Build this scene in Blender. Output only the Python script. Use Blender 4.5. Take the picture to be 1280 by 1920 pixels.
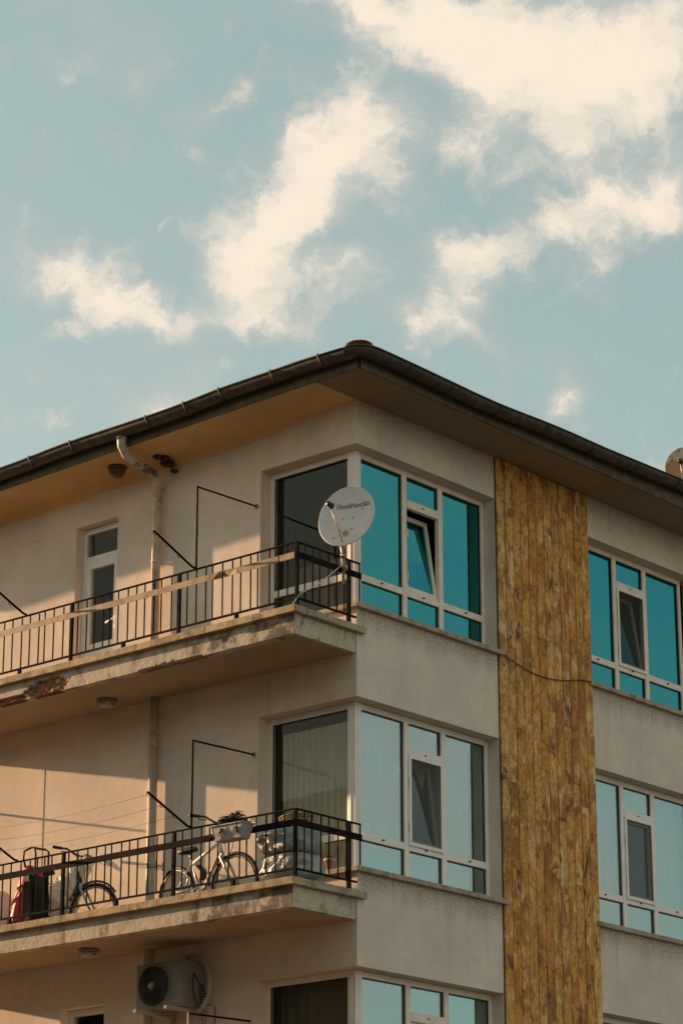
import bpy, math, random
from mathutils import Vector, Matrix, noise
random.seed(7)
for o in list(bpy.data.objects): bpy.data.objects.remove(o)
C = bpy.context.scene.collection
SC = bpy.context.scene
R_ = math.radians

# ------------------------------------------------------------------ camera
CAM = Vector((-21.246, -18.166, 1.618)); F = 5034.5
PIT, YAW = R_(18.896), R_(40.863)
FW = Vector((math.cos(PIT)*math.cos(YAW), math.cos(PIT)*math.sin(YAW), math.sin(PIT)))
RT = FW.cross(Vector((0, 0, 1))).normalized(); UP = RT.cross(FW)
cd = bpy.data.cameras.new('camera'); co = bpy.data.objects.new('camera', cd); C.objects.link(co)
cd.sensor_fit = 'VERTICAL'; cd.sensor_height = 36; cd.lens = 36*F/1920
cd.clip_start = .5; cd.clip_end = 3000
m = Matrix((RT, UP, -FW)).transposed().to_4x4(); m.translation = CAM
co.matrix_world = m; SC.camera = co

# ------------------------------------------------------------------ exposure
SC.view_settings.view_transform = 'Standard'; SC.view_settings.look = 'None'
SC.view_settings.exposure = 0.95; SC.view_settings.gamma = 1; SC.view_settings.use_curve_mapping = False
SC.render.engine = 'CYCLES'
SC.cycles.max_bounces = 8; SC.cycles.diffuse_bounces = 4; SC.cycles.transparent_max_bounces = 12

# ------------------------------------------------------------------ sun
SUN_D = Vector((.167, -1, -.225)).normalized()
SUN_EL = math.asin(-SUN_D.z); SUN_AZ = math.atan2(-SUN_D.x, -SUN_D.y)
sl = bpy.data.lights.new('sun', 'SUN'); sl.energy = 5.0; sl.angle = R_(.6); sl.color = (1, .64, .37)
so = bpy.data.objects.new('sun', sl); C.objects.link(so)
so.rotation_euler = SUN_D.to_track_quat('-Z', 'Y').to_euler(); so.location = (0, 0, 60)

# ------------------------------------------------------------------ world: sky and clouds
SKY_STRENGTH = .088
W = bpy.data.worlds.new('World'); SC.world = W; W.use_nodes = True
nt = W.node_tree; nt.nodes.clear(); N = nt.nodes; Lk = nt.links.new

class G:
    """small helper to wire shader nodes"""
    def __init__(s, tree): s.t = tree
    def node(s, typ, **kw):
        n = s.t.nodes.new(typ)
        for k, v in kw.items(): setattr(n, k, v)
        return n
    def put(s, sock, v):
        if v is None: return
        if hasattr(v, 'is_output'): s.t.links.new(v, sock)
        else: sock.default_value = v
    def math(s, op, a, b=None, c=None, clamp=False):
        n = s.node('ShaderNodeMath', operation=op, use_clamp=clamp)
        s.put(n.inputs[0], a); s.put(n.inputs[1], b); s.put(n.inputs[2], c)
        return n.outputs[0]
    def vmath(s, op, a, b=None, scale=None):
        n = s.node('ShaderNodeVectorMath', operation=op)
        s.put(n.inputs[0], a); s.put(n.inputs[1], b)
        if scale is not None: s.put(n.inputs['Scale'], scale)
        return n.outputs['Value'] if op in ('DOT_PRODUCT', 'LENGTH') else n.outputs[0]
    def mix(s, f, a, b, blend='MIX'):
        n = s.node('ShaderNodeMix', data_type='RGBA', blend_type=blend)
        s.put(n.inputs[0], f)
        for i, v in ((6, a), (7, b)):
            s.put(n.inputs[i], (*v, 1) if isinstance(v, tuple) and len(v) == 3 else v)
        return n.outputs[2]
    def noise(s, vec, scale, detail=4, rough=.55, dist=0, out='Fac'):
        n = s.node('ShaderNodeTexNoise'); n.inputs['Scale'].default_value = scale
        n.inputs['Detail'].default_value = detail; n.inputs['Roughness'].default_value = rough
        n.inputs['Distortion'].default_value = dist
        s.put(n.inputs['Vector'], vec); return n.outputs[out]
    def ramp(s, f, lo, hi, a=0., b=1., interp='SMOOTHSTEP'):
        n = s.node('ShaderNodeMapRange', interpolation_type=interp)
        s.put(n.inputs['Value'], f); s.put(n.inputs['From Min'], lo); s.put(n.inputs['From Max'], hi)
        s.put(n.inputs['To Min'], a); s.put(n.inputs['To Max'], b); return n.outputs[0]

g = G(nt)
DIR = g.node('ShaderNodeTexCoord').outputs['Generated']
sky = g.node('ShaderNodeTexSky', sky_type='NISHITA', sun_disc=False, sun_elevation=SUN_EL, sun_rotation=SUN_AZ,
             air_density=1.0, dust_density=1.2, ozone_density=1.0)
skyc = g.mix(1.0, sky.outputs[0], (1.25, 1.04, .78), 'MULTIPLY')
skyc = g.mix(.45, skyc, (2.35, 3.4, 3.25))
df = g.vmath('DOT_PRODUCT', DIR, tuple(FW))
dfc = g.math('MAXIMUM', df, .15)
U = g.math('DIVIDE', g.vmath('DOT_PRODUCT', DIR, tuple(RT)), dfc)
V = g.math('DIVIDE', g.vmath('DOT_PRODUCT', DIR, tuple(UP)), dfc)
cmb = g.node('ShaderNodeCombineXYZ'); g.put(cmb.inputs[0], U); g.put(cmb.inputs[1], V)
UV = cmb.outputs[0]
w1 = g.vmath('SUBTRACT', g.noise(UV, 26, 7, .62, out='Color'), (.5, .5, .5))
w2 = g.vmath('SUBTRACT', g.noise(UV, 75, 5, .6, out='Color'), (.5, .5, .5))
UVw = g.vmath('ADD', g.vmath('ADD', UV, g.vmath('SCALE', w1, scale=.040)), g.vmath('SCALE', w2, scale=.012))
# cloud bank: px, py, rx, ry, tilt (clockwise degrees), weight
BL = [(760,30,330,90,18,1.0),(980,70,360,150,18,1.25),(1180,130,240,150,20,1.15),(900,150,220,90,25,.7),(640,-10,190,60,20,.8),(1270,30,200,140,0,.9),
 (690,225,120,95,60,.9),(610,300,170,105,-35,1.15),(540,375,150,95,-45,1.1),(520,440,90,80,-60,.9),(560,250,90,50,20,.6),(720,330,100,50,30,.5),
 (850,275,130,65,-10,1.0),(900,250,70,40,30,.4),(555,150,50,45,60,.45),
 (1045,265,75,100,60,.8),(1110,350,120,100,45,1.15),(1215,370,160,85,-25,1.15),(1060,425,110,65,15,.85),(1120,500,60,90,75,.85),(1270,400,90,90,0,.6),
 (130,490,130,70,20,.95),(210,550,190,75,22,1.1),(310,605,140,55,15,.95),(130,632,80,30,0,.7),(230,460,50,35,0,.5),(300,415,80,25,-15,.45),
 (460,480,110,120,60,1.0),(490,540,110,75,-10,.95),(480,605,150,40,3,.75),(580,600,50,80,80,.5),(400,410,60,60,60,.45),
 (630,520,95,55,-20,.95),(660,490,60,40,0,.4),(900,455,160,75,-15,1.05),(875,540,120,70,-40,.95),(775,590,120,55,15,.85),(880,625,90,35,30,.7),(820,455,60,40,0,.55),
 (420,190,110,40,-25,.6),(440,160,60,40,30,.4),(265,152,45,30,-20,.5),(110,110,110,45,15,.45),(320,120,50,40,0,.3),(380,300,90,40,20,.4),
 (290,770,120,50,-20,1.1),(400,697,70,22,0,.55),(90,778,55,20,0,.5),(75,712,22,22,0,.35),(170,735,60,25,0,.3),(1055,750,75,55,-30,.95),(1105,832,30,20,0,.55),(1240,890,90,40,-10,1.1),
 (930,755,50,30,0,.35),(750,690,60,25,0,.35),(960,330,60,50,0,.4),(20,770,30,30,0,.3)]
tot = None
for (px, py, rx, ry, a, wgt) in BL:
    mp = g.node('ShaderNodeMapping', vector_type='TEXTURE')
    mp.inputs['Location'].default_value = ((px-640)/F, (960-py)/F, 0)
    mp.inputs['Rotation'].default_value = (0, 0, -R_(a)); mp.inputs['Scale'].default_value = (1.55*rx/F, 1.55*ry/F, 1)
    g.put(mp.inputs['Vector'], UVw)
    gr = g.node('ShaderNodeTexGradient', gradient_type='QUADRATIC_SPHERE'); g.put(gr.inputs[0], mp.outputs[0])
    v = g.math('MULTIPLY', gr.outputs['Fac'], wgt)
    tot = v if tot is None else g.math('ADD', tot, v)
fine = g.noise(UVw, 48, 10, .66, .25)
lo_ = g.noise(UV, 14, 3, .5)
dens = g.math('ADD', g.math('MULTIPLY', tot, 1.45), g.math('MULTIPLY', g.math('SUBTRACT', fine, .5), 3.0))
loc = g.math('MULTIPLY', g.ramp(dens, -.02, 2.15, 0, 1, 'SMOOTHSTEP'), 1.0)
loc = g.math('POWER', loc, .85)
veil = g.math('MULTIPLY', g.ramp(g.math('ADD', g.math('MULTIPLY', tot, .5), g.math('MULTIPLY', lo_, .8)), .36, .85), .50)
local = g.math('MAXIMUM', loc, veil)
far = g.ramp(g.noise(g.vmath('ADD', g.vmath('MULTIPLY', DIR, (1, 1, 1.8)), (5.1, 3.3, 1.6)), 11.0, 9, .60, .3), .38, .60, 0, .97)
rad = g.math('ADD', g.math('MULTIPLY', U, U), g.math('MULTIPLY', V, V))
infront = g.math('MULTIPLY', g.ramp(rad, .04, .11, 1, 0), g.ramp(df, .2, .4))
mx = g.node('ShaderNodeMix', data_type='FLOAT'); g.put(mx.inputs[0], infront); g.put(mx.inputs[2], far); g.put(mx.inputs[3], local)
cd_ = mx.outputs[0]
ccol = g.mix(g.ramp(g.math('ADD', g.math('MULTIPLY', dens, .55), g.math('MULTIPLY', g.noise(UVw, 30, 8, .62), 1.6)), .85, 1.75), (3.5, 3.35, 3.05), (5.6, 4.85, 4.0))
full = g.mix(cd_, skyc, ccol)
bg = g.node('ShaderNodeBackground'); bg.inputs[1].default_value = SKY_STRENGTH; g.put(bg.inputs[0], full)
ow = g.node('ShaderNodeOutputWorld'); Lk(bg.outputs[0], ow.inputs[0])

# ------------------------------------------------------------------ materials
def newmat(name):
    mt = bpy.data.materials.new(name); mt.use_nodes = True
    return mt, G(mt.node_tree), mt.node_tree.nodes['Principled BSDF']
def setbump(g, b, h, strength=.3, dist=.01):
    n = g.node('ShaderNodeBump'); n.inputs['Strength'].default_value = strength; n.inputs['Distance'].default_value = dist
    g.put(n.inputs['Height'], h); g.t.links.new(n.outputs[0], b.inputs['Normal'])
def plain(name, col, rough=.5, metal=0, var=.25, scale=12, bump=.0, spec=.4, dirt=None, dirt_amt=.5):
    mt, g, b = newmat(name)
    P = g.node('ShaderNodeTexCoord').outputs['Object']
    n = g.noise(P, scale, 6, .6)
    c = g.mix(g.ramp(n, .3, .7), tuple(x*(1-var) for x in col), tuple(min(1, x*(1+var)) for x in col))
    if dirt: c = g.mix(g.math('MULTIPLY', g.ramp(g.noise(P, scale*.7, 8, .7), .5, .64), dirt_amt), c, dirt)
    g.put(b.inputs['Base Color'], c); b.inputs['Roughness'].default_value = rough; b.inputs['Metallic'].default_value = metal
    b.inputs['Specular IOR Level'].default_value = spec
    if bump: setbump(g, b, g.noise(P, scale*5, 5, .6), bump, .006)
    return mt

def stucco(name, col, grime=True, bump=.5, damage=False):
    mt, g, b = newmat(name)
    P = g.node('ShaderNodeTexCoord').outputs['Object']
    geo = g.node('ShaderNodeNewGeometry')
    sp = g.node('ShaderNodeSeparateXYZ'); g.put(sp.inputs[0], P)
    sn = g.node('ShaderNodeSeparateXYZ'); g.put(sn.inputs[0], geo.outputs['True Normal'])
    big = g.noise(P, 1.1, 5, .6); med = g.noise(P, 9, 6, .65); finen = g.noise(P, 60, 4, .7)
    c = g.mix(g.ramp(big, .3, .72), tuple(x*.88 for x in col), tuple(x*1.06 for x in col))
    c = g.mix(g.math('MULTIPLY', g.ramp(med, .42, .75), .35), c, tuple(x*.78 for x in col))
    c = g.mix(g.math('MULTIPLY', g.ramp(finen, .52, .70), .42), c, tuple(x*.62 for x in col))
    if grime:
        right = g.math('LESS_THAN', sn.outputs[1], -.5)
        u = g.math('MODULO', g.math('SUBTRACT', 10.09+29, sp.outputs[2]), 2.9)
        st = g.noise(g.vmath('MULTIPLY', P, (7, 7, .9)), 1, 5, .6)
        gs = g.math('MULTIPLY', g.ramp(g.math('ADD', u, g.math('MULTIPLY', st, -.35)), -.18, .16, 1, 0), g.ramp(g.noise(P, 48, 4, .7), .36, .60))
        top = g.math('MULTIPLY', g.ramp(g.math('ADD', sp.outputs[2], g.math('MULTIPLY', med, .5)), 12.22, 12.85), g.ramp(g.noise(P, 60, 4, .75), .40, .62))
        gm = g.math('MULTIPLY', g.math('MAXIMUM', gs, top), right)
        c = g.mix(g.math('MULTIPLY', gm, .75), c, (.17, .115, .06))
        stk = g.noise(g.vmath('MULTIPLY', P, (5.5, 5.5, .22)), 1, 6, .62)
        c = g.mix(g.math('MULTIPLY', g.math('MULTIPLY', g.ramp(stk, .53, .70), g.ramp(u, 0, 1.0, 1, .15)), g.math('MULTIPLY', right, .42)), c, (.33, .27, .20))
        crk = g.noise(P, 1.7, 8, .75, .6)
        c = g.mix(g.math('MULTIPLY', g.ramp(g.math('ABSOLUTE', g.math('SUBTRACT', crk, .5)), .0, .006, 1, 0), .22), c, (.20, .16, .12))
        leftm = g.math('LESS_THAN', sn.outputs[0], -.5)
        drip = g.math('MULTIPLY', g.ramp(g.noise(g.vmath('MULTIPLY', P, (3, 5, .35)), 1.3, 6, .65), .58, .8), .35)
        c = g.mix(g.math('MULTIPLY', drip, leftm), c, (.27, .215, .15))
    if damage:
        at = g.node('ShaderNodeAttribute', attribute_name='damage').outputs['Fac']
        st = g.noise(g.vmath('MULTIPLY', P, (7, 4.5, 2.2)), 1, 8, .72, .6)
        blot = g.noise(P, 3.2, 7, .7)
        c = g.mix(g.math('MULTIPLY', g.ramp(st, .52, .68), .7), c, (.155, .115, .07))
        c = g.mix(g.math('MULTIPLY', g.ramp(g.math('ADD', blot, g.math('MULTIPLY', g.ramp(sp.outputs[1], 0, 2.6, .15, -.06, 'LINEAR'), g.math('LESS_THAN', sn.outputs[0], -.4))), .52, .68), .85), c, (.105, .085, .06))
        c = g.mix(g.math('MULTIPLY', g.ramp(g.noise(P, 2.3, 5, .6), .60, .72), .55), c, (.33, .21, .09))
        br = g.mix(g.ramp(g.noise(P, 9, 3, .6), .45, .55), (.30, .20, .12), (.42, .17, .07))
        br = g.mix(g.ramp(g.noise(P, 17, 5, .7), .55, .65), br, (.06, .05, .035))
        c = g.mix(at, c, br)
    g.put(b.inputs['Base Color'], c); b.inputs['Roughness'].default_value = .92; b.inputs['Specular IOR Level'].default_value = .2
    h = g.math('ADD', g.noise(P, 70, 5, .65), g.math('MULTIPLY', g.noise(P, 5, 3), 1.2))
    setbump(g, b, h, bump, .010)
    return mt
M = {}
M['wall'] = stucco('wall_stucco', (.80, .69, .575), bump=.8)
M['smooth'] = stucco('left_plaster', (.79, .68, .56), grime=False, bump=.25)
M['fascia'] = stucco('weathered_fascia', (.58, .50, .39), grime=False, bump=.35, damage=True)
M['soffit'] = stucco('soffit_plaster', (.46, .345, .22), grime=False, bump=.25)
M['soffit_left_lit'] = stucco('bounce_lit_soffit_plaster', (.74, .50, .235), grime=False, bump=.25)  # left eave: warm bounce from the sunlit wall put into the colour
M['soffit_right_shaded'] = stucco('shaded_soffit_plaster', (.33, .25, .165), grime=False, bump=.25)  # right side of the same eave, its shade put into a darker colour
M['sill'] = plain('stone_sill', (.40, .335, .25), .85, var=.2, scale=9, bump=.4, dirt=(.15, .11, .07), dirt_amt=.6)
M['coping'] = plain('worn_coping', (.40, .30, .17), .85, var=.3, scale=7, bump=.5, dirt=(.13, .09, .05), dirt_amt=.75)
M['pvc'] = plain('white_pvc', (.84, .79, .71), .35, var=.05, scale=5)
M['frame_old'] = plain('cream_pvc', (.82, .73, .62), .4, var=.08, scale=6)
M['gutter'] = plain('gutter_metal', (.060, .052, .040), .55, .25, var=.45, scale=9, bump=.2, dirt=(.14, .11, .07), dirt_amt=.5)
M['fasciaboard'] = plain('eave_board', (.13, .10, .065), .8, var=.3, scale=8, bump=.3)
M['rail'] = plain('rail_iron', (.013, .011, .009), .85, 0, var=.4, scale=14, spec=.05, dirt=(.05, .022, .009), dirt_amt=.4)
M['railtan'] = plain('rail_tan_paint', (.30, .205, .095), .6, 0, var=.3, scale=7, dirt=(.10, .06, .025), dirt_amt=.7)
M['pipe'] = plain('pipe_white_paint', (.56, .47, .36), .5, 0, var=.18, scale=6, dirt=(.06, .045, .03), dirt_amt=.85)
M['pipewall'] = plain('pipe_cream_paint', (.50, .42, .32), .55, 0, var=.1, scale=6, dirt=(.16, .12, .08), dirt_amt=.4)
M['black'] = plain('black_rubber', (.016, .015, .014), .6, 0, var=.3)
M['blackplastic'] = plain('black_plastic', (.02, .019, .018), .4)
M['chrome'] = plain('bike_steel', (.50, .47, .42), .38, .6, var=.12, scale=20)
M['bikewhite'] = plain('bike_white_paint', (.72, .66, .60), .3, 0, var=.05)
M['bikered'] = plain('bike_red_decal', (.55, .07, .06), .35)
M['bikedark'] = plain('bike_dark_paint', (.045, .042, .045), .3)
M['rim'] = plain('bike_rim', (.42, .36, .27), .5, .2, var=.1)
M['tan'] = plain('tan_pouch', (.20, .12, .06), .8)
M['red'] = plain('red_nylon', (.52, .035, .022), .55, var=.25, scale=9, bump=.2)
M['wicker'] = plain('wicker', (.22, .13, .05), .7, var=.4, scale=30)
M['terr'] = plain('terracotta', (.30, .12, .06), .8, var=.35, scale=9, bump=.4)
M['pot'] = plain('pink_pot', (.62, .36, .28), .7)
M['planter'] = plain('planter_grey', (.40, .385, .37), .6, var=.1, scale=8, dirt=(.16, .13, .10), dirt_amt=.35)
M['leaf'] = plain('dry_leaf', (.018, .020, .010), .8, var=.5, scale=25)
M['acwhite'] = plain('ac_enamel', (.20, .187, .16), .5, var=.08, scale=6)
M['acdark'] = plain('ac_grille', (.035, .034, .032), .55)
M['hose'] = plain('insulated_hose', (.36, .31, .24), .7, var=.12, scale=20)
M['lampglass'] = plain('lamp_opal', (.42, .36, .27), .35, var=.15, scale=14)
M['lampbrown'] = plain('lamp_brown', (.12, .075, .04), .5, var=.25, scale=14)
M['nest'] = plain('nest_mud', (.075, .052, .032), .95, var=.6, scale=26, bump=.9)
M['wire'] = plain('grey_wire', (.30, .27, .23), .6)
M['wirew'] = plain('white_wire', (.62, .57, .50), .5)
M['lens'] = plain('bracket_steel', (.40, .36, .31), .45, .6, var=.3, scale=20, dirt=(.25, .10, .03), dirt_amt=.5)
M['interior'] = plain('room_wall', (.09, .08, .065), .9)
M['neighbour'] = plain('shade_block_render', (.16, .135, .10), .9, var=.15, scale=.6)  # render of the unseen block added for shade
M['purple'] = plain('purple_basin', (.17, .075, .10), .5)
M['roof'] = plain('roof_clay', (.22, .10, .05), .85, var=.35, scale=5, bump=.4)

def mk_dish(name, rust, col=(.72, .69, .64)):
    mt, g, b = newmat(name)
    P = g.node('ShaderNodeTexCoord').outputs['Object']
    c = g.mix(g.ramp(g.noise(P, 7, 5, .6), .35, .7), tuple(x*.9 for x in col), col)
    sp = g.vmath('SUBTRACT', P, (-.03, -.07, 0) if rust > .5 else (0, -.20, 0))
    d = g.vmath('LENGTH', g.vmath('MULTIPLY', sp, (1, 1.3, 0)))
    k = g.math('ADD', g.math('MULTIPLY', g.noise(P, 11 if rust > .5 else 20, 6, .7), 1.0 if rust > .5 else .5), g.math('MULTIPLY', d, -.95 if rust > .5 else -2.0))
    f = g.ramp(k, .10 if rust > .5 else .07, .32 if rust > .5 else .22)
    c = g.mix(g.math('MULTIPLY', f, .9), c, (.36, .19, .045))
    c = g.mix(g.math('MULTIPLY', g.ramp(g.noise(P, 34, 3, .6), .66, .72), .6), c, (.16, .10, .05))
    g.put(b.inputs['Base Color'], c); b.inputs['Roughness'].default_value = .5
    return mt
M['dish'] = mk_dish('dish_paint', .3); M['dishrust'] = mk_dish('dish_rusty_paint', .9, (.74, .64, .48))
M['ink'] = plain('dish_lettering', (.030, .055, .060), .6, var=.05)

def travertine():
    mt, g, b = newmat('travertine_strip')
    oi = g.node('ShaderNodeObjectInfo').outputs['Random']
    P0 = g.node('ShaderNodeNewGeometry').outputs['Position']
    off = g.node('ShaderNodeCombineXYZ')
    for i in range(3): g.put(off.inputs[i], g.math('MULTIPLY', oi, (37., 91., 53.)[i]))
    P = g.vmath('ADD', P0, off.outputs[0])
    cr = g.node('ShaderNodeValToRGB'); e = cr.color_ramp.elements
    e[0].position = 0; e[0].color = (.74, .34, .060, 1); e[1].position = 1; e[1].color = (.82, .49, .15, 1)
    for p_, c_ in ((.2, (.66, .28, .036, 1)), (.4, (.80, .46, .115, 1)), (.6, (.76, .39, .078, 1)), (.8, (.72, .34, .055, 1))):
        q = e.new(p_); q.color = c_
    g.put(cr.inputs[0], oi)
    c = cr.outputs[0]
    blot = g.noise(g.vmath('MULTIPLY', P, (1, 1, .55)), 3.4, 9, .72, 1.0)
    c = g.mix(g.math('MULTIPLY', g.ramp(blot, .42, .62), .85), c, (.30, .112, .020))
    vein = g.noise(g.vmath('MULTIPLY', P, (1.6, 1.6, .8)), 11, 8, .75, 2.2)
    c = g.mix(g.math('MULTIPLY', g.ramp(vein, .49, .60), .75), c, (.17, .062, .015))
    c = g.mix(g.math('MULTIPLY', g.ramp(g.noise(g.vmath('MULTIPLY', P, (1, 1, .6)), 5, 7, .65, .5), .52, .68), .75), c, (.88, .62, .30))
    drk = g.noise(g.vmath('MULTIPLY', P, (1, 1, .55)), 3.1, 7, .72, 1.2)
    c = g.mix(g.math('MULTIPLY', g.ramp(drk, .57, .65), .88), c, (.075, .036, .016))
    g.put(b.inputs['Base Color'], c); b.inputs['Roughness'].default_value = .62; b.inputs['Specular IOR Level'].default_value = .3
    setbump(g, b, g.math('ADD', vein, g.noise(P, 40, 4)), .35, .006)
    return mt
M['stone'] = travertine()
M['joint'] = plain('cladding_joint', (.06, .035, .015), .9)

def glass(name, refl, tint, rcol):
    mt = bpy.data.materials.new(name); mt.use_nodes = True; g = G(mt.node_tree); mt.node_tree.nodes.clear()
    P = g.node('ShaderNodeTexCoord').outputs['Object']
    nb = g.node('ShaderNodeBump'); nb.inputs['Strength'].default_value = .04; nb.inputs['Distance'].default_value = .02
    g.put(nb.inputs['Height'], g.noise(P, 1.4, 2))
    gl = g.node('ShaderNodeBsdfGlossy'); gl.inputs['Roughness'].default_value = .0; gl.inputs[0].default_value = (*rcol, 1)
    mt.node_tree.links.new(nb.outputs[0], gl.inputs['Normal'])
    tr = g.node('ShaderNodeBsdfTransparent'); tr.inputs[0].default_value = (*tint, 1)
    mx = g.node('ShaderNodeMixShader'); mx.inputs[0].default_value = refl
    mt.node_tree.links.new(tr.outputs[0], mx.inputs[1]); mt.node_tree.links.new(gl.outputs[0], mx.inputs[2])
    o = g.node('ShaderNodeOutputMaterial'); mt.node_tree.links.new(mx.outputs[0], o.inputs[0]); return mt
M['glass_blue'] = glass('coated_glass', .42, (.42, .50, .48), (.11, .62, .70))
M['glass_pale'] = glass('pale_coated_glass', .34, (.80, .85, .84), (.74, .96, .97))
M['glass'] = glass('clear_glass', .032, (.90, .91, .87), (.85, .82, .72))

def sheer(name, col, transl=.4, alpha=.0):
    mt = bpy.data.materials.new(name); mt.use_nodes = True; g = G(mt.node_tree); mt.node_tree.nodes.clear()
    d = g.node('ShaderNodeBsdfDiffuse'); d.inputs[0].default_value = (*col, 1)
    t = g.node('ShaderNodeBsdfTranslucent'); t.inputs[0].default_value = (*col, 1)
    x = g.node('ShaderNodeMixShader'); x.inputs[0].default_value = transl
    mt.node_tree.links.new(d.outputs[0], x.inputs[1]); mt.node_tree.links.new(t.outputs[0], x.inputs[2])
    a = g.node('ShaderNodeBsdfTransparent'); y = g.node('ShaderNodeMixShader'); y.inputs[0].default_value = alpha
    mt.node_tree.links.new(x.outputs[0], y.inputs[1]); mt.node_tree.links.new(a.outputs[0], y.inputs[2])
    o = g.node('ShaderNodeOutputMaterial'); mt.node_tree.links.new(y.outputs[0], o.inputs[0]); return mt
M['curtain'] = sheer('net_curtain', (.85, .83, .76), .3, .06)
M['curtain_grey'] = sheer('grey_curtain', (.84, .81, .72), .2, .03)
M['curtain_dark'] = sheer('dark_curtain', (.20, .17, .13), .2, .02)
M['screen'] = sheer('insect_screen', (.10, .095, .085), .2, .45)

def plastic(name, col, alpha, rough, sc=16, ds=.03, glow=0):
    mt, g, b = newmat(name)
    P = g.node('ShaderNodeTexCoord').outputs['Object']
    g.put(b.inputs['Base Color'], g.mix(g.ramp(g.noise(P, 9, 6, .65), .35, .7), tuple(x*.7 for x in col), col))
    b.inputs['Roughness'].default_value = rough; b.inputs['Specular IOR Level'].default_value = .9
    setbump(g, b, g.noise(P, sc, 5, .6, 1.5), .9, ds)
    if alpha < 1: b.inputs['Alpha'].default_value = alpha
    if glow:
        t = g.node('ShaderNodeBsdfTranslucent'); t.inputs[0].default_value = (*col, 1); x = g.node('ShaderNodeMixShader'); x.inputs[0].default_value = glow
        out = next(n for n in mt.node_tree.nodes if n.type == 'OUTPUT_MATERIAL')
        mt.node_tree.links.new(b.outputs[0], x.inputs[1]); mt.node_tree.links.new(t.outputs[0], x.inputs[2]); mt.node_tree.links.new(x.outputs[0], out.inputs[0])
    return mt
M['wrap'] = plastic('clear_wrap', (.95, .92, .86), .97, .24, 20, .03, .3)
M['tarp'] = plastic('grey_sheeting', (.42, .44, .425), 1, .4, 11, .02)
M['sack'] = plastic('white_sack', (.88, .84, .78), 1, .35, 14, .03, .4)

# ------------------------------------------------------------------ mesh helpers
class MB:
    def __init__(s): s.v = []; s.f = []; s.sm = []
    def add(s, vs, fs, smooth=False):
        o = len(s.v); s.v += [tuple(v) for v in vs]
        s.f += [tuple(i+o for i in f) for f in fs]; s.sm += [smooth]*len(fs); return s
    def box(s, x0, x1, y0, y1, z0, z1):
        vs = [(x, y, z) for x in (x0, x1) for y in (y0, y1) for z in (z0, z1)]
        return s.add(vs, [(0,1,3,2),(4,6,7,5),(0,4,5,1),(2,3,7,6),(0,2,6,4),(1,5,7,3)])
    def prism(s, poly, z0, z1):
        n = len(poly); vs = [(x, y, z0) for x, y in poly]+[(x, y, z1) for x, y in poly]
        return s.add(vs, [tuple(range(n))[::-1], tuple(range(n, 2*n))]+[(i, (i+1) % n, n+(i+1) % n, n+i) for i in range(n)])
    def tube(s, pts, r, n=8, cap=True, closed=False):
        pts = [Vector(p) for p in pts]; k = len(pts); rs = r if isinstance(r, (list, tuple)) else [r]*k
        vs = []; fs = []; up = None
        for i, p in enumerate(pts):
            a = pts[(i-1) % k] if (closed or i > 0) else p; b = pts[(i+1) % k] if (closed or i < k-1) else p
            t = (b-a).normalized()
            if up is None: up = Vector((0, 0, 1)) if abs(t.z) < .9 else Vector((1, 0, 0))
            side = t.cross(up)
            if side.length < 1e-6: side = t.orthogonal()
            side.normalize(); up = side.cross(t).normalized()
            for j in range(n):
                q = 2*math.pi*j/n; vs.append(p+(side*math.cos(q)+up*math.sin(q))*rs[i])
        for i in range(k if closed else k-1):
            for j in range(n):
                a, b = i*n+j, i*n+(j+1) % n; c, d = ((i+1) % k)*n+(j+1) % n, ((i+1) % k)*n+j
                fs.append((a, b, c, d))
        if cap and not closed: fs += [tuple(range(n))[::-1], tuple((k-1)*n+j for j in range(n))]
        return s.add(vs, fs, True)
    def lathe(s, prof, n=20, axis='z', c=(0, 0, 0), capb=True):
        vs = []
        for r, h in prof:
            for j in range(n):
                q = 2*math.pi*j/n; a, b = r*math.cos(q), r*math.sin(q)
                v = {'z': (a, b, h), 'y': (a, h, b), 'x': (h, a, b)}[axis]
                vs.append((v[0]+c[0], v[1]+c[1], v[2]+c[2]))
        fs = [(i*n+j, i*n+(j+1) % n, (i+1)*n+(j+1) % n, (i+1)*n+j) for i in range(len(prof)-1) for j in range(n)]
        if capb: fs += [tuple(range(n))[::-1], tuple((len(prof)-1)*n+j for j in range(n))]
        return s.add(vs, fs, True)
    def build(s, name, mat, parent=None, bevel=0, loc=None):
        me = bpy.data.meshes.new(name); me.from_pydata(s.v, [], s.f); me.update()
        me.polygons.foreach_set('use_smooth', s.sm)
        me.materials.append(M[mat] if isinstance(mat, str) else mat)
        import bmesh
        bm = bmesh.new(); bm.from_mesh(me); bmesh.ops.recalc_face_normals(bm, faces=bm.faces); bm.to_mesh(me); bm.free()
        o = bpy.data.objects.new(name, me); C.objects.link(o)
        if parent is not None: o.parent = parent
        if loc: o.location = loc
        if bevel:
            b = o.modifiers.new('bevel', 'BEVEL'); b.width = bevel; b.segments = 2; b.limit_method = 'ANGLE'; b.angle_limit = R_(50)
        return o
def tag(o, label=None, cat=None, group=None, kind=None):
    if label: o['label'] = label
    if cat: o['category'] = cat
    if group: o['group'] = group
    if kind: o['kind'] = kind
    return o
def empty(name, loc, label, cat, group=None, rz=0):
    o = bpy.data.objects.new(name, None); C.objects.link(o); o.location = loc; o.rotation_euler = (0, 0, rz); o.empty_display_size = .2
    return tag(o, label, cat, group)
def linkcopy(src, parent, loc=None):
    c = src.copy(); C.objects.link(c); c.parent = parent
    if loc is not None: c.location = loc
    return c
def nz(x, y, z, s=1.): return noise.noise(Vector((x*s, y*s, z*s)))
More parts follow.
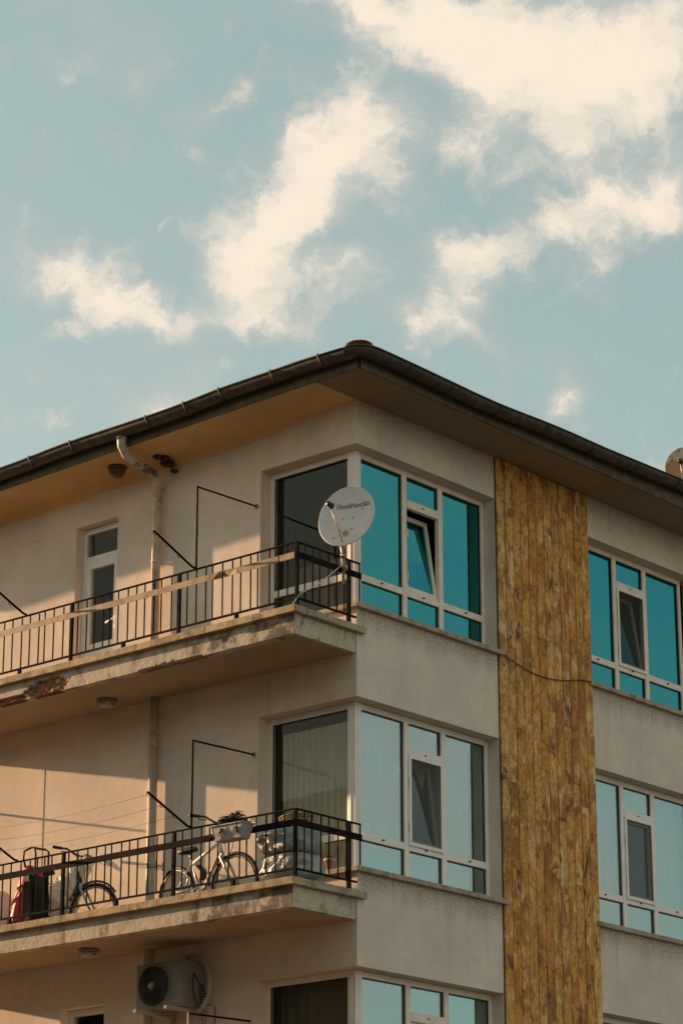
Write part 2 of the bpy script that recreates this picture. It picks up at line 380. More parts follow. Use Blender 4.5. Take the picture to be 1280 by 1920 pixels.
def jitterbox(x0, x1, y0, y1, z0, z1, n, axis, amp):
    """a long box cut in n lengths whose edges are slightly uneven"""
    b = MB(); vs = []; fs = []
    for i in range(n+1):
        t = i/n
        for k, (p, q) in enumerate(((0, 0), (1, 0), (1, 1), (0, 1))):
            if axis == 'y': v = [x0+(x1-x0)*p, y0+(y1-y0)*t, z0+(z1-z0)*q]
            else: v = [x0+(x1-x0)*t, y0+(y1-y0)*p, z0+(z1-z0)*q]
            j = amp*(nz(v[0]*7+k*9, v[1]*7, v[2]*3)+.7*nz(v[0]*23, v[1]*23+k*5, v[2]*3))
            if axis == 'y': v[0] += abs(j) if p == 0 else -abs(j)
            else: v[1] += abs(j) if p == 0 else -abs(j)
            v[2] += j*.6
            vs.append(v)
    for i in range(n):
        for k in range(4): fs.append((i*4+k, i*4+(k+1) % 4, (i+1)*4+(k+1) % 4, (i+1)*4+k))
    fs += [(3, 2, 1, 0), tuple(n*4+k for k in range(4))]
    return b.add(vs, fs)

# ------------------------------------------------------------------ ground
gm, gg, gb = newmat('street_ground')
P = gg.node('ShaderNodeTexCoord').outputs['Object']
gg.put(gb.inputs['Base Color'], gg.mix(gg.ramp(gg.noise(P, .2, 6), .35, .65), (.085, .074, .060), (.145, .126, .10))); gb.inputs['Roughness'].default_value = .95
gr_ = MB().add([(-900, -900, 0), (900, -900, 0), (900, 900, 0), (-900, 900, 0)], [(0, 1, 2, 3)]).build('ground', gm)
tag(gr_, kind='structure')

# ------------------------------------------------------------------ the building
WR, CL, W2, LW = 2.50, 4.33, 6.82, 1.43          # right bay, cladding end, second bay end, left corner window width
XE, YE, T = 9.6, 10.0, .28
BLD = empty('apartment_building', (0, 0, 0), 'cream apartment block with corner windows, stone cladding strip and balconies', 'building')
FL = [0, -2.9, -5.8]                               # storey offsets from the top floor
BANDS = [(12.0, 12.53), (9.1, 10.09), (6.2, 7.19), (3.3, 4.29), (0, 1.39)]
for z0, z1 in BANDS:
    MB().prism([(0, 0), (WR, 0), (WR, T), (T, T), (T, LW), (0, LW)], z0, z1).build('wall', 'wall', BLD)
    MB().box(CL, W2, 0, T, z0, z1).build('wall', 'wall', BLD)
MB().box(WR, CL, .002, T, 0, 12.53).build('wall', 'wall', BLD)
MB().box(W2, XE, 0, T, 0, 12.53).build('wall', 'wall', BLD)
MB().box(XE-T, XE, T, YE-T, 0, 12.53).build('wall', 'wall', BLD)
MB().box(0, XE, YE-T, YE, 0, 12.53).build('wall', 'wall', BLD)
D0, D1 = 3.74, 4.45
lw_ = MB().box(0, T, LW, D0, 0, 12.53).build('wall', 'smooth', BLD)
MB().box(0, T, D1, YE-T, 0, 12.53).build('wall', 'smooth', BLD)
for z0, z1 in ((11.97, 12.53), (6.17, 9.74), (0, 3.94)):
    MB().box(0, T, D0, D1, z0, z1).build('wall', 'smooth', BLD)
# plaster ridges on the left wall
for y_, w_, z0, z1, name in ((4.86, .10, 6.8, 9.57, 'plaster_rib'), (2.62, .035, 6.8, 8.5, 'plaster_rib'), (2.74, .02, 6.8, 8.42, 'plaster_rib')):
    jitterbox(-.0045, .01, y_, y_+w_, z0, z1, 1, 'y', .001).build(name, 'smooth', BLD)
jitterbox(-.006, .01, D1, YE-.4, 11.955, 11.968, 40, 'y', .003).build('plaster_rib', 'smooth', BLD)
# floors, rear room walls
for z in (12.53, 9.58, 6.68, 3.78):
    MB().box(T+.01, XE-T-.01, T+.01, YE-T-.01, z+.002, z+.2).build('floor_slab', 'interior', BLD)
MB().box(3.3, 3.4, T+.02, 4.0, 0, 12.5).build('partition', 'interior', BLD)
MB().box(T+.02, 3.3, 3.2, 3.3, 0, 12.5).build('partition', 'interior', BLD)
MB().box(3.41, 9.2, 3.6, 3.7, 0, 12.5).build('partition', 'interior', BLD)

# travertine cladding: twelve columns of strips, uneven joints
CLAD = MB().box(WR+.002, CL-.002, -.010, .0015, .3, 12.50).build('cladding', 'joint', BLD)
cw = (CL-WR)/12; proto = {}
rr = random.Random(3)
for k in range(12):
    z = 12.515-rr.uniform(0, .02); x0 = WR+k*cw+.0055; x1 = WR+(k+1)*cw-.0055
    top = z; first = True
    while z > .4:
        h = rr.choice((.5, .7, .85, 1.0, 1.2, 1.45, 1.6)) if z > 5.2 else 1.6
        if first: h *= rr.uniform(.3, 1); first = False
        zb = max(.32, z-h)
        d = rr.uniform(-.004, .004)
        MB().box(x0, x1, -.030+d, -.0105, zb+.0006, z-.0004).build('stone_strip', 'stone', CLAD, .0015)
        z = zb

# stone sills
def sill(poly_right, ps):
    pass
for dz in FL:
    zb = 10.09+dz; b = MB()
    b.prism([(-.05, -.055), (WR+.07, -.055), (WR+.07, .15), (.15, .15), (.15, LW), (-.05, LW)], zb+.001, zb+.056)
    b.build('sill', 'sill', BLD, .006)
    MB().box(CL-.06, W2+.05, -.055, .15, zb+.001, zb+.056).build('sill', 'sill', BLD, .006)

# windows ---------------------------------------------------------------
def bx(b, side, a0, a1, d0, d1, z0, z1):
    return b.box(a0, a1, d0, d1, z0, z1) if side == 'R' else b.box(d0, d1, a0, a1, z0, z1)
def pane(parent, side, a0, a1, z0, z1, mat, d=.196):
    b = MB(); bx(b, side, a0-.01, a1+.01, d, d+.006, z0-.01, z1+.01); return b.build('pane', mat, parent)
FA, FB = .163, .222
def right_glazing(dz, o, glassmat, fmat, tilt, screen, left_frame):
    z0, z1 = 10.146+dz, 11.998+dz; zt0, zt1 = 10.50+dz, 10.58+dz; zf0, zf1 = 11.555+dz, 11.655+dz; gt, gb_ = 11.93+dz, 10.205+dz
    L0, m1, m1b, m2, m2b, r0, r1 = o+.26, o+.995, o+1.075, o+1.645, o+1.725, o+2.44, o+2.497
    b = MB()
    if left_frame: bx(b, 'R', L0-.09, L0, FA, FB, z0, z1)
    for a, c in ((m1, m1b), (m2, m2b), (r0, r1)): bx(b, 'R', a, c, FA, FB, z0, z1)
    for a, c in ((L0, m1), (m1b, m2), (m2b, r0)):
        bx(b, 'R', a, c, FA+.001, FB-.001, z0, gb_); bx(b, 'R', a, c, FA+.001, FB-.001, gt, z1); bx(b, 'R', a, c, FA+.004, FB-.001, zt0, zt1)
    bx(b, 'R', m1b, m2, FA-.004, FB-.001, zf0, zf1)
    w = b.build('window', fmat, BLD, .006)
    for a, c in ((L0, m1), (m1b, m2), (m2b, r0)): pane(w, 'R', a, c, gb_, zt0, glassmat)
    pane(w, 'R', L0, m1, zt1, gt, glassmat); pane(w, 'R', m2b, r0, zt1, gt, glassmat); pane(w, 'R', m1b, m2, zf1, gt, glassmat)
    # dark glazing beads round the panes
    b = MB()
    for a, c, p, q in ((L0, m1, gb_, zt0), (m1b, m2, gb_, zt0), (m2b, r0, gb_, zt0), (L0, m1, zt1, gt), (m2b, r0, zt1, gt), (m1b, m2, zf1, gt)):
        for (a_, c_, p_, q_) in ((a, c, q-.010, q-.001), (c-.010, c-.001, p, q-.01)): bx(b, 'R', a_, c_, .184, .1955, p_, q_)
    b.build('gasket', 'blackplastic', w)
    # drain caps on the transoms
    b = MB()
    for a, z in (((L0+m1)/2, zt0+.045), ((m1b+m2)/2, zt0+.045), ((m2b+r0)/2+.05, zt0+.045), ((m1b+m2)/2, zf0+.055)):
        bx(b, 'R', a-.014, a+.014, FA-.010, FA+.003, z-.007, z+.007)
    b.build('drain_cap', 'blackplastic', w)
    # bottom-hung sash tilted into the room
    sb = MB(); sw = m2-m1b; sh = zf0-zt1; e = .055
    sb.box(.006, e, 0, .05, 0, sh-.006).box(sw-e, sw-.006, 0, .05, 0, sh-.006).box(e, sw-e, .001, .049, 0, e).box(e, sw-e, .001, .049, sh-e-.006, sh-.006)
    sash = sb.build('sash', fmat, w, .004, loc=(m1b, .185, zt1+.004)); sash.rotation_euler = (-R_(tilt), 0, 0)
    # the sash is a part's part; its glass is one mesh beside it
    p_ = MB().box(e-.005, sw-e+.005, .02, .026, e-.005, sh-e).build('pane', glassmat, w, loc=(m1b, .185, zt1+.004)); p_.rotation_euler = (-R_(tilt), 0, 0)
    for hz in (.12, .62): MB().box(m1b-.012, m1b+.006, FA-.012, FA-.001, zt1+hz, zt1+hz+.10).build('hinge', fmat, w, .002)
    if screen:
        b = MB(); s_ = .028
        b.box(m1b-.012, m1b+s_, FA-.014, FA-.002, zt1-.02, zf0+.01).box(m2-s_, m2+.012, FA-.014, FA-.002, zt1-.02, zf0+.01)
        b.box(m1b+s_, m2-s_, FA-.0135, FA-.0025, zt1-.02, zt1+.02).box(m1b+s_, m2-s_, FA-.0135, FA-.0025, zf0-.02, zf0+.01)
        b.build('screen_frame', fmat, w)
        MB().add([(m1b+s_, FA-.008, zt1), (m2-s_, FA-.008, zt1), (m2-s_, FA-.008, zf0), (m1b+s_, FA-.008, zf0)], [(0, 1, 2, 3)]).build('insect_screen', 'screen', w)
    return w
def left_glazing(dz, glassmat, fmat):
    z0, z1 = 10.146+dz, 11.998+dz; zt0, zt1 = 10.505+dz, 10.585+dz; gt, gb_ = 11.93+dz, 10.205+dz
    a0, a1 = .26, 1.375
    b = MB()
    b.box(.15, .26, .15, .26, z0, z1)
    b.box(.144, .235, .20, .225, z0, z1).box(.20, .225, .144, .235, z0, z1)
    bx(b, 'L', a1, LW-.002, FA, FB, z0, z1)
    for p, q in ((z0, gb_), (zt0, zt1), (gt, z1)): bx(b, 'L', a0, a1, FA+.002, FB-.001, p, q)
    w = b.build('window', fmat, BLD, .005)
    pane(w, 'L', a0, a1, zt1, gt, glassmat); pane(w, 'L', a0, a1, gb_, zt0, glassmat)
    b = MB()
    for p, q in ((zt1, gt), (gb_, zt0)):
        bx(b, 'L', a0, a1, .184, .1955, q-.010, q-.001); bx(b, 'L', a1-.010, a1-.001, .184, .1955, p, q-.01)
    b.build('gasket', 'blackplastic', w)
    return w
right_glazing(FL[0], 0, 'glass_blue', 'frame_old', 8.5, False, False)
right_glazing(FL[1], 0, 'glass_pale', 'pvc', 8.5, True, False)
right_glazing(FL[2], 0, 'glass_pale', 'frame_old', 0, False, False)
right_glazing(FL[0], 4.10, 'glass_blue', 'frame_old', 8.5, True, True)
right_glazing(FL[1], 4.10, 'glass_pale', 'pvc', 0, True, True)
right_glazing(FL[2], 4.10, 'glass_pale', 'pvc', 0, False, True)
left_glazing(FL[0], 'glass', 'pvc'); left_glazing(FL[1], 'glass', 'pvc'); left_glazing(FL[2], 'glass', 'frame_old')
# balcony doors on the top and the lower storey
def balcony_door(dz):
    zb, zt = 9.745+dz, 11.965+dz
    b = MB(); a0, a1 = D0+.004, D1-.004
    b.box(.12, .19, a0, a0+.06, zb, zt).box(.12, .19, a1-.06, a1, zb, zt)
    for p, q in ((zb, zb+.05), (11.53+dz, 11.61+dz), (zt-.07, zt)): b.box(.121, .189, a0+.06, a1-.06, p, q)
    f = b.build('balcony_door', 'pvc', BLD, .005)
    MB().box(.150, .156, a0+.055, a1-.055, 11.60+dz, zt-.06).build('pane', 'glass', f)
    l0, l1 = a0+.064, a1-.064; lb, lt = zb+.054, 11.526+dz
    b = MB().box(.105, .165, l0, l0+.085, lb, lt).box(.105, .165, l1-.085, l1, lb, lt)
    for p, q in ((lb, 10.50+dz), (lt-.085, lt)): b.box(.106, .164, l0+.085, l1-.085, p, q)
    b.build('door_leaf', 'pvc', f, .006)
    MB().box(.132, .138, l0+.08, l1-.08, 10.49+dz, lt-.08).build('pane', 'glass', f)
    MB().box(.085, .105, l0+.03, l0+.055, 10.62+dz, 10.78+dz).tube([(.09, l0+.045, 10.74+dz), (.065, l0+.045, 10.74+dz), (.062, l0+.16, 10.70+dz)], .011).build('door_handle', 'pvc', f)
balcony_door(0); balcony_door(-5.8)

# roof, eaves, gutters -----------------------------------------------------
def zd(y): return -.020*max(0, y)
OX, OY = .72, .66
b = MB(); ys = [i*.25 for i in range(0, 45)]
vs = []; fs = []
def sst(a, b_, x): t = min(1, max(0, (x-a)/(b_-a))); return t*t*(3-2*t)
for y in [-.0]+ys[1:]:
    r = .12*sst(-.2, 1.8, y)
    prof = [(0.003, 12.52-r*1.05), (-.05*r/.2-.004, 12.52-r*.62), (-.12*r/.2-.006, 12.52-r*.28), (-.24*r/.2-.01, 12.52), (-OX, 12.515)]
    vs += [(x, y, z+zd(y)) for x, z in prof]
k = 5
for i in range(len(ys)-1):
    for j in range(k-1): fs.append((i*k+j, (i+1)*k+j, (i+1)*k+j+1, i*k+j+1))
b.add(vs, fs, True); b.build('soffit', 'soffit_left_lit', BLD)
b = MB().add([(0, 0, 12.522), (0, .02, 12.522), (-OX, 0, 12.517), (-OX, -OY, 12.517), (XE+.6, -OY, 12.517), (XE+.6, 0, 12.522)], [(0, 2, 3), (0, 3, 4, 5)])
b.build('soffit', 'soffit_right_shaded', BLD)
b = MB()
for (pts, ax) in (([(-OX, y, 12.515+zd(y)) for y in [-OY]+ys], 'x'), ([(x, -OY, 12.515) for x in [-OX]+[i*.5 for i in range(-1, 21)]], 'y')):
    vs = []; fs = []
    for (x, y, z) in pts:
        ox, oy = (-.025, 0) if ax == 'x' else (0, -.025)
        vs += [(x, y, z-.02), (x+ox, y+oy, z-.02), (x+ox, y+oy, z+.17), (x, y, z+.17)]
    for i in range(len(pts)-1):
        for j in range(4): fs.append((i*4+j, i*4+(j+1) % 4, (i+1)*4+(j+1) % 4, (i+1)*4+j))
    b.add(vs, fs)
b.build('eave_board', 'fasciaboard', BLD)
rise = math.tan(R_(15))
RZ = 12.70
rx1, ry1 = XE+.7, YE+.7; x0_, y0_ = -OX-.06, -OY-.06
h_ = 4.5
b = MB().add([(x0_, y0_, RZ), (rx1, y0_, RZ), (rx1, ry1, RZ-.2), (x0_, ry1, RZ-.2), (x0_+h_, y0_+h_, RZ+h_*rise), (rx1-h_, y0_+h_, RZ+h_*rise), (rx1-h_, ry1-h_, RZ+h_*rise), (x0_+h_, ry1-h_, RZ+h_*rise)],
    [(0, 1, 5, 4), (1, 2, 6, 5), (2, 3, 7, 6), (3, 0, 4, 7), (4, 5, 6, 7), (0, 3, 2, 1)])
ROOF = b.build('roof', 'roof', BLD)
# hip tiles running up from the corner; only the last one shows
def half_tile():
    b = MB(); vs = []; n = 8
    for (t, r) in ((0, .125), (.46, .10)):
        for rr_ in (r, r-.018):
            for j in range(n+1):
                q = math.pi*j/n; vs.append((t, math.cos(q)*rr_, math.sin(q)*rr_))
    s_ = n+1; fs = []
    for j in range(n):
        fs += [(j, j+1, 2*s_+j+1, 2*s_+j), (s_+j+1, s_+j, 3*s_+j, 3*s_+j+1), (j+1, j, s_+j, s_+j+1), (2*s_+j, 2*s_+j+1, 3*s_+j+1, 3*s_+j)]
    return b.add(vs, fs, True)
ht = None
for i in range(9):
    t = .02+i*.30
    if ht is None: o = half_tile().build('hip_tile', 'terr', ROOF); ht = o
    else: o = linkcopy(ht, ROOF)
    o.location = (x0_+t, y0_+t, RZ+t*rise+.03+.012*(i % 2)); o.scale = (1, 1.2, .55); o.rotation_euler = (R_(random.uniform(-5, 5)), -math.atan(rise/1.41), R_(45+random.uniform(-4, 4)))
# half round gutters
def gutter(pts, outward, name):
    vs = []; fs = []; n = 9; R0 = .098
    for i, p in enumerate(pts):
        for rr_ in (R0, R0-.008):
            for j in range(n+1):
                q = math.pi+math.pi*j/n
                o = Vector(p)+Vector(outward[i])*(math.cos(q)*rr_)+Vector((0, 0, math.sin(q)*rr_)); vs.append(o)
        # rolled bead is added below
    s_ = 2*(n+1)
    for i in range(len(pts)-1):
        for j in range(n):
            a = i*s_+j; fs.append((a, a+1, a+1+s_, a+s_)); a += n+1; fs.append((a+1, a, a+s_, a+1+s_))
        for a in (i*s_+0, i*s_+n): fs.append((a, a+s_, a+s_+n+1, a+n+1))
    b = MB().add(vs, fs, True)
    bead = []
    for i, p in enumerate(pts): bead.append(Vector(p)+Vector(outward[i])*(R0+.004))
    b.tube(bead, .011, 6)
    return b.build(name, 'gutter', BLD)
gxo, gyo = -OX-.135, -OY-.135
def wob(t): return .010*math.sin(t*2.1)+.008*nz(t, 3, 1, 1.3)
lp = [(gxo+.012*nz(y, 0, 5), y, 12.675+zd(y)*1.0+wob(y)) for y in [-OY+.03, -.3]+ys]
gl_ = gutter(lp, [(-1, 0, 0)]*len(lp), 'gutter')
rpts = [(x, gyo+.012*nz(x, 9, 2), 12.675+.012*max(0, x)-.025*math.sin(min(1, max(0, (x+.5)/5))*math.pi)+wob(x+4)) for x in [-OX+.03, -.3]+[i*.35 for i in range(0, 29)]]
gr2 = gutter(rpts, [(0, -1, 0)]*len(rpts), 'gutter')
cpts = []; co_ = []
for i in range(6):
    q = R_(90*i/5); cpts.append((-OX+.03-(.165)*math.cos(q), -OY+.03-(.165)*math.sin(q), 12.678)); co_.append((-math.cos(q), -math.sin(q), 0))
gutter(cpts, co_, 'gutter_corner')
# gutter joints and brackets
for y in (-.28, .42, 1.2, 1.75, 2.35, 3.6, 4.3, 5.1, 6.0):
    b = MB(); c = Vector((gxo, y, 12.675+zd(y)+wob(y))); pts = []
    for j in range(9):
        q = math.pi+math.pi*j/8; pts.append(c+Vector((math.cos(q)*.103, 0, math.sin(q)*.103)))
    b.tube(pts, .0055, 5); b.box(c.x-.118, c.x-.108, y-.008, y+.008, c.z-.035, c.z+.02)
    b.build('gutter_bracket', 'gutter', BLD)
for x in (-.1, .62, 1.5, 2.4, 3.3, 4.2, 5.1, 6.0, 7.0):
    b = MB(); c = Vector((x, gyo, 12.675+.012*max(0, x)-.025*math.sin(min(1, max(0, (x+.5)/5))*math.pi)+wob(x+4))); pts = []
    for j in range(9):
        q = math.pi+math.pi*j/8; pts.append(c+Vector((0, -math.cos(q)*.103, math.sin(q)*.103)))
    b.tube(pts, .007, 5); b.build('gutter_bracket', 'gutter', BLD)
# downpipe
PY = 3.0
dp = MB().tube([(gxo+.02, 2.86, 12.58), (gxo+.02, 2.86, 12.50), (gxo+.03, 2.865, 12.43), (gxo+.12, 2.88, 12.34), (-.20, 2.975, 12.28), (-.11, 2.995, 12.245), (-.088, PY, 12.17), (-.085, PY, 9.88)], .053, 14).build('downpipe', 'pipe', BLD)
for z in (12.12, 11.2, 10.15): MB().lathe([(.054, z), (.060, z), (.060, z+.03), (.054, z+.03)], 14, 'z', (-.085, PY, 0)).box(-.085, .0, PY-.008, PY+.008, z+.005, z+.025).build('pipe_clamp', 'pipe', dp)
MB().tube([(gxo+.02, 2.86, 12.60), (gxo+.02, 2.86, 12.49)], .060, 14).build('pipe_collar', 'chrome', dp)
dp2 = MB().tube([(-.075, PY-.02, 9.70), (-.075, PY-.02, 0)], .053, 14).build('downpipe', 'pipewall', BLD)
for z in (8.98, 7.6, 6.1): MB().lathe([(.054, z), (.059, z), (.059, z+.09), (.054, z+.09)], 14, 'z', (-.075, PY-.02, 0)).build('pipe_clamp', 'pipewall', dp2)

# balconies -----------------------------------------------------------------
BE = 7.3
def balcony(dz, holes):
    zb = 9.58+dz
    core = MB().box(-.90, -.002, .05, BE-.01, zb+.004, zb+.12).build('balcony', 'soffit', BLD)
    # outer face: fine grid, broken plaster pushed in and bared brick
    vs = []; fs = []; dm = []
    prof = []
    for j in range(12): prof.append((-1.0, .2215*(1-j/11), 1, 0))
    prof[-1] = (-1.0, 0, .8, .8)
    for j in range(1, 5): prof.append((-1.0+.03*j, 0, 0, 1))
    n = int(BE/.02)
    for i in range(n+1):
        y = .006+(BE-.012)*i/n
        for (x, dz_, ax, az) in prof:
            z = zb+dz_; d = 0
            for (hy, hz, ry, rz, amt) in holes:
                e = ((y-hy)/ry)**2+((dz_-hz)/rz)**2+.55*nz(y*9, dz_*9, hy)+.35*nz(y*27, dz_*27, hy)
                d = max(d, amt*sst(1.05, .86, e))
            rough = .003*nz(y*4, dz_*4, 3)+.0015*nz(y*20, dz_*20, 8)
            dep = d*(.05+.03*nz(y*11, dz_*13, 1)+.02*nz(y*35, dz_*35, 2)) if d > 0 else 0
            edge = .012*max(0, nz(y*5, 1, 4))*max(0, 1-dz_/.03)
            vs.append((x+ax*(dep+rough+edge), y, z+az*(dep*.8+edge))); dm.append(min(1, d))
    k = len(prof)
    for i in range(n):
        for j in range(k-1): fs.append((i*k+j, i*k+j+1, (i+1)*k+j+1, (i+1)*k+j))
    o = MB().add(vs, fs, False).build('fascia', 'fascia', core)
    at = o.data.attributes.new('damage', 'FLOAT', 'POINT'); at.data.foreach_set('value', dm)
    # end face
    vs = []; fs = []
    for i in range(41):
        x = -.998+.99*i/40
        for j in range(10):
            zz = .2215*j/9; vs.append((x, .006+.004*nz(x*9, zz*9, 4)+.003*nz(x*25, zz*25, 1), zb+zz))
    for i in range(40):
        for j in range(9): fs.append((i*10+j, (i+1)*10+j, (i+1)*10+j+1, i*10+j+1))
    vs2 = [(-.998, .012, zb+.001), (-.004, .012, zb+.001), (-.004, .06, zb+.001), (-.998, .06, zb+.001)]
    MB().add(vs, fs).add(vs2, [(0, 1, 2, 3)]).build('end_face', 'fascia', core)
    MB().box(-.94, -.90, .05, BE-.01, zb+.122, zb+.221).box(-.90, -.004, .02, .06, zb+.122, zb+.2105).build('upstand', 'smooth', core)
    # coping stones
    ycur = -.055; first = True
    for y1 in (1.25, 2.3, 3.36, 4.4, 5.45, 6.4, BE+.03):
        jitterbox(-1.066, -.86, ycur+.003, y1-.003, zb+.222, zb+.30, 26, 'y', .0018).build('coping_stone', 'coping', core, .004)
        ycur = y1
    jitterbox(-.856, .10, -.06, .0 -.002, zb+.222, zb+.296, 26, 'x', .003).build('coping_stone', 'sill', core, .004)
    jitterbox(-.856, -.004, .0, .10, zb+.212, zb+.294, 20, 'x', .003).build('coping_stone', 'sill', core, .004)
    return core
balcony(0, [(3.80, .085, .38, .10, 1), (4.45, .03, .33, .045, 1), (1.0, .12, .05, .03, .5), (.45, .15, .25, .035, .35), (1.85, .0, .5, .02, .5)])
balcony(-2.9, [(5.3, .02, .3, .03, .8), (.35, .17, .12, .02, .3)])
balcony(-5.8, [])
# railings
def railing(zc, barmat, bar_drop):
    top = zc+.72; X = -.97
    root = MB().box(X-.014, X+.014, -.014, BE, top-.008, top+.008).build('railing', 'rail', BLD, .003)
    MB().box(X+.0145, .06, -.014, .014, top-.008, top+.008).build('top_rail', 'rail', root, .003)
    # flat strip, slightly bent
    for ax in 'yx':
        vs = []; fs = []; n = 60 if ax == 'y' else 10
        for i in range(n+1):
            t = i/n
            if ax == 'y':
                y = .02+(BE-.04)*t; a = .006*nz(y, 2, zc, 1.7)+(.010*math.exp(-((y-1.08)/.10)**2)); tw = .25*math.exp(-((y-1.08)/.12)**2)
                for dzv, dxv in ((-.036, 0), (.036, 0)): 
                    vs += [(X-.022-a*.3+(tw*.1 if dzv < 0 else 0), y, top-.147+dzv+.4*a), (X-.016-a*.3+(tw*.1 if dzv < 0 else 0), y, top-.147+dzv+.4*a)]
            else:
                x = X+.018+(.062-.018-X)*t
                for dzv in (-.036, .036): vs += [(x, -.022, top-.147+dzv), (x, -.016, top-.147+dzv)]
        for i in range(n):
            for (p, q) in ((0, 1), (1, 3), (3, 2), (2, 0)): fs.append((i*4+p, i*4+q, (i+1)*4+q, (i+1)*4+p))
        fs += [(0, 2, 3, 1), (n*4, n*4+1, n*4+3, n*4+2)]
        MB().add(vs, fs).build('flat_bar', barmat if ax == 'y' else 'rail', root)
    MB().box(X-.011, X+.011, .02, BE, zc+.085, zc+.105).build('bottom_rail', 'rail', root)
    MB().box(X+.02, -.01, -.010, .010, zc+.085, zc+.105).build('bottom_rail', 'rail', root)
    for y in (0, 1.74, 3.45, 5.17, 6.88): MB().box(X-.017, X+.017, y-.017, y+.017, zc+.001, top-.0085).build('post', 'rail', root)
    for y in (.87, 2.6, 4.3, 6.0): MB().box(X-.018, X+.018, y-.018, y+.018, zc+.001, zc+.084).build('rail_foot', 'rail', root)
    MB().box(-.15, -.11, -.018, .018, zc+.001, top-.011).build('post', 'rail', root)
    proto = None
    def bal(x, y):
        nonlocal proto
        if proto is None:
            proto = MB().box(-.006, .006, -.006, .006, zc+.106, top-.0105).build('baluster', 'rail', root); o = proto
        else: o = linkcopy(proto, root)
        o.location = (x, y, 0); o.rotation_euler = (R_(random.uniform(-.12, .12)), R_(random.uniform(-.1, .1)), 0)
    y = .135
    while y < BE-.05:
        if min(abs(y-q) for q in (1.74, 3.45, 5.17, 6.88)) > .05: bal(X, y)
        y += .134
    for i in range(1, 7): bal(X+.134*i, 0)
    MB().box(.045, .060, -.006, .006, zc+.275, top-.011).build('baluster', 'rail', root)
    return root
railing(9.88, 'railtan', 0); railing(6.98, 'rail', 0)

# curtains (hung inside: things of their own) ----------------------------------
def curtain(side, a0, a1, z0, z1, mat, label, d=.34, pleat=.11, seed=0, sag=0):
    vs = []; fs = []; n = int((a1-a0)/.012); rnd = random.Random(seed); ph = rnd.uniform(0, 6)
    for i in range(n+1):
        a = a0+(a1-a0)*i/n
        w = math.sin(2*math.pi*a/pleat+ph+1.4*math.sin(a*5+ph))
        for j in range(7):
            t = j/6; dd = d+.022*w*(.6+.4*t)+.008*nz(a*5, t*3, seed)
            z = z0+(z1-z0)*(1-t)
            vs.append((a, dd, z) if side == 'R' else (dd, a, z))
    for i in range(n):
        for j in range(6): fs.append((i*7+j, (i+1)*7+j, (i+1)*7+j+1, i*7+j+1))
    o = MB().add(vs, fs, True).build('curtain', mat)
    return tag(o, label, 'curtain', 'curtains behind the windows')
curtain('L', .30, 1.20, 9.9, 10.85, 'curtain_dark', 'dark low curtain behind the balcony-side pane of the top corner window', seed=1)
curtain('L', .30, 1.345, 7.0, 8.95, 'curtain_grey', 'grey green pleated curtain behind the middle corner window above the grey wrapped bundle', seed=2, pleat=.085)
curtain('L', .30, 1.37, 4.2, 6.18, 'curtain_dark', 'dark brown drawn curtain behind the lowest corner window beside the air conditioner', seed=3, pleat=.17)
curtain('R', .35, 2.30, 7.1, 9.05, 'curtain', 'pale net curtain behind the middle bay window left of the stone cladding', seed=4, pleat=.2, d=.33)
curtain('R', .35, 2.45, 4.2, 6.15, 'curtain', 'white pleated curtain in the lowest bay window left of the stone cladding', seed=5, pleat=.16, d=.36)
curtain('R', 4.40, 6.55, 7.1, 9.05, 'curtain', 'pale net curtain behind the middle window right of the stone cladding', seed=6, pleat=.2, d=.33)
curtain('R', 5.75, 6.55, 9.9, 10.62, 'curtain', 'short white net curtain low in the top window right of the stone cladding', seed=7, pleat=.1, d=.30)

# unseen block added across the street to shade the balconies from the low sky
nb = empty('added_shade_block', (-14.5, 14, 0), 'plain unseen block added across the street to shade the balconies', 'building')
MB().box(-12, 0, -22, 24, 0, 12.2).build('wall', 'neighbour', nb)
MB().box(-12.4, .5, -22.5, 24.5, 12.201, 12.5).build('roof', 'roof', nb)
pw = None
for fz in range(4):
    for k in range(11):
        if pw is None: pw = MB().box(-.06, .03, -.75, .75, 0, 1.5).build('window', 'blackplastic', nb); o = pw
        else: o = linkcopy(pw, nb)
        o.location = (0, -19.7+k*4.1, 1.5+fz*3.1)

# ceiling lights ---------------------------------------------------------------
def lamp(loc, label, glassmat, hang):
    e = empty('ceiling_light', loc, label, 'ceiling light', 'round lights under the balconies and eave')
    MB().lathe([(.02, 0), (.118, 0), (.122, -.018), (.112, -.030), (.02, -.031)], 26).build('base', 'lampbrown' if hang else 'acwhite', e)
    if hang: MB().lathe([(.102, -.030), (.100, -.060), (.085, -.095), (.055, -.125), (.015, -.135)], 26).build('lamp_shade', glassmat, e)
    else:
        MB().lathe([(.106, -.030), (.104, -.055), (.088, -.078), (.05, -.092), (.012, -.096)], 26).build('lamp_shade', glassmat, e)
        b = MB()
        for a in range(3):
            q = a*2.094+.4; b.box(math.cos(q)*.09-.012, math.cos(q)*.09+.012, math.sin(q)*.09-.012, math.sin(q)*.09+.012, -.075, -.058)
        b.build('clip', 'blackplastic', e)
    return e
lamp((-.30, 3.47, 12.452), 'brown bowl light under the eave beside the downpipe elbow', 'lampbrown', True)
lamp((-.36, 3.47, 9.583), 'round pale light under the upper balcony slab', 'lampglass', False)
lamp((-.54, 3.45, 6.683), 'round dim light under the lower balcony slab above the air conditioner', 'lampglass', False)

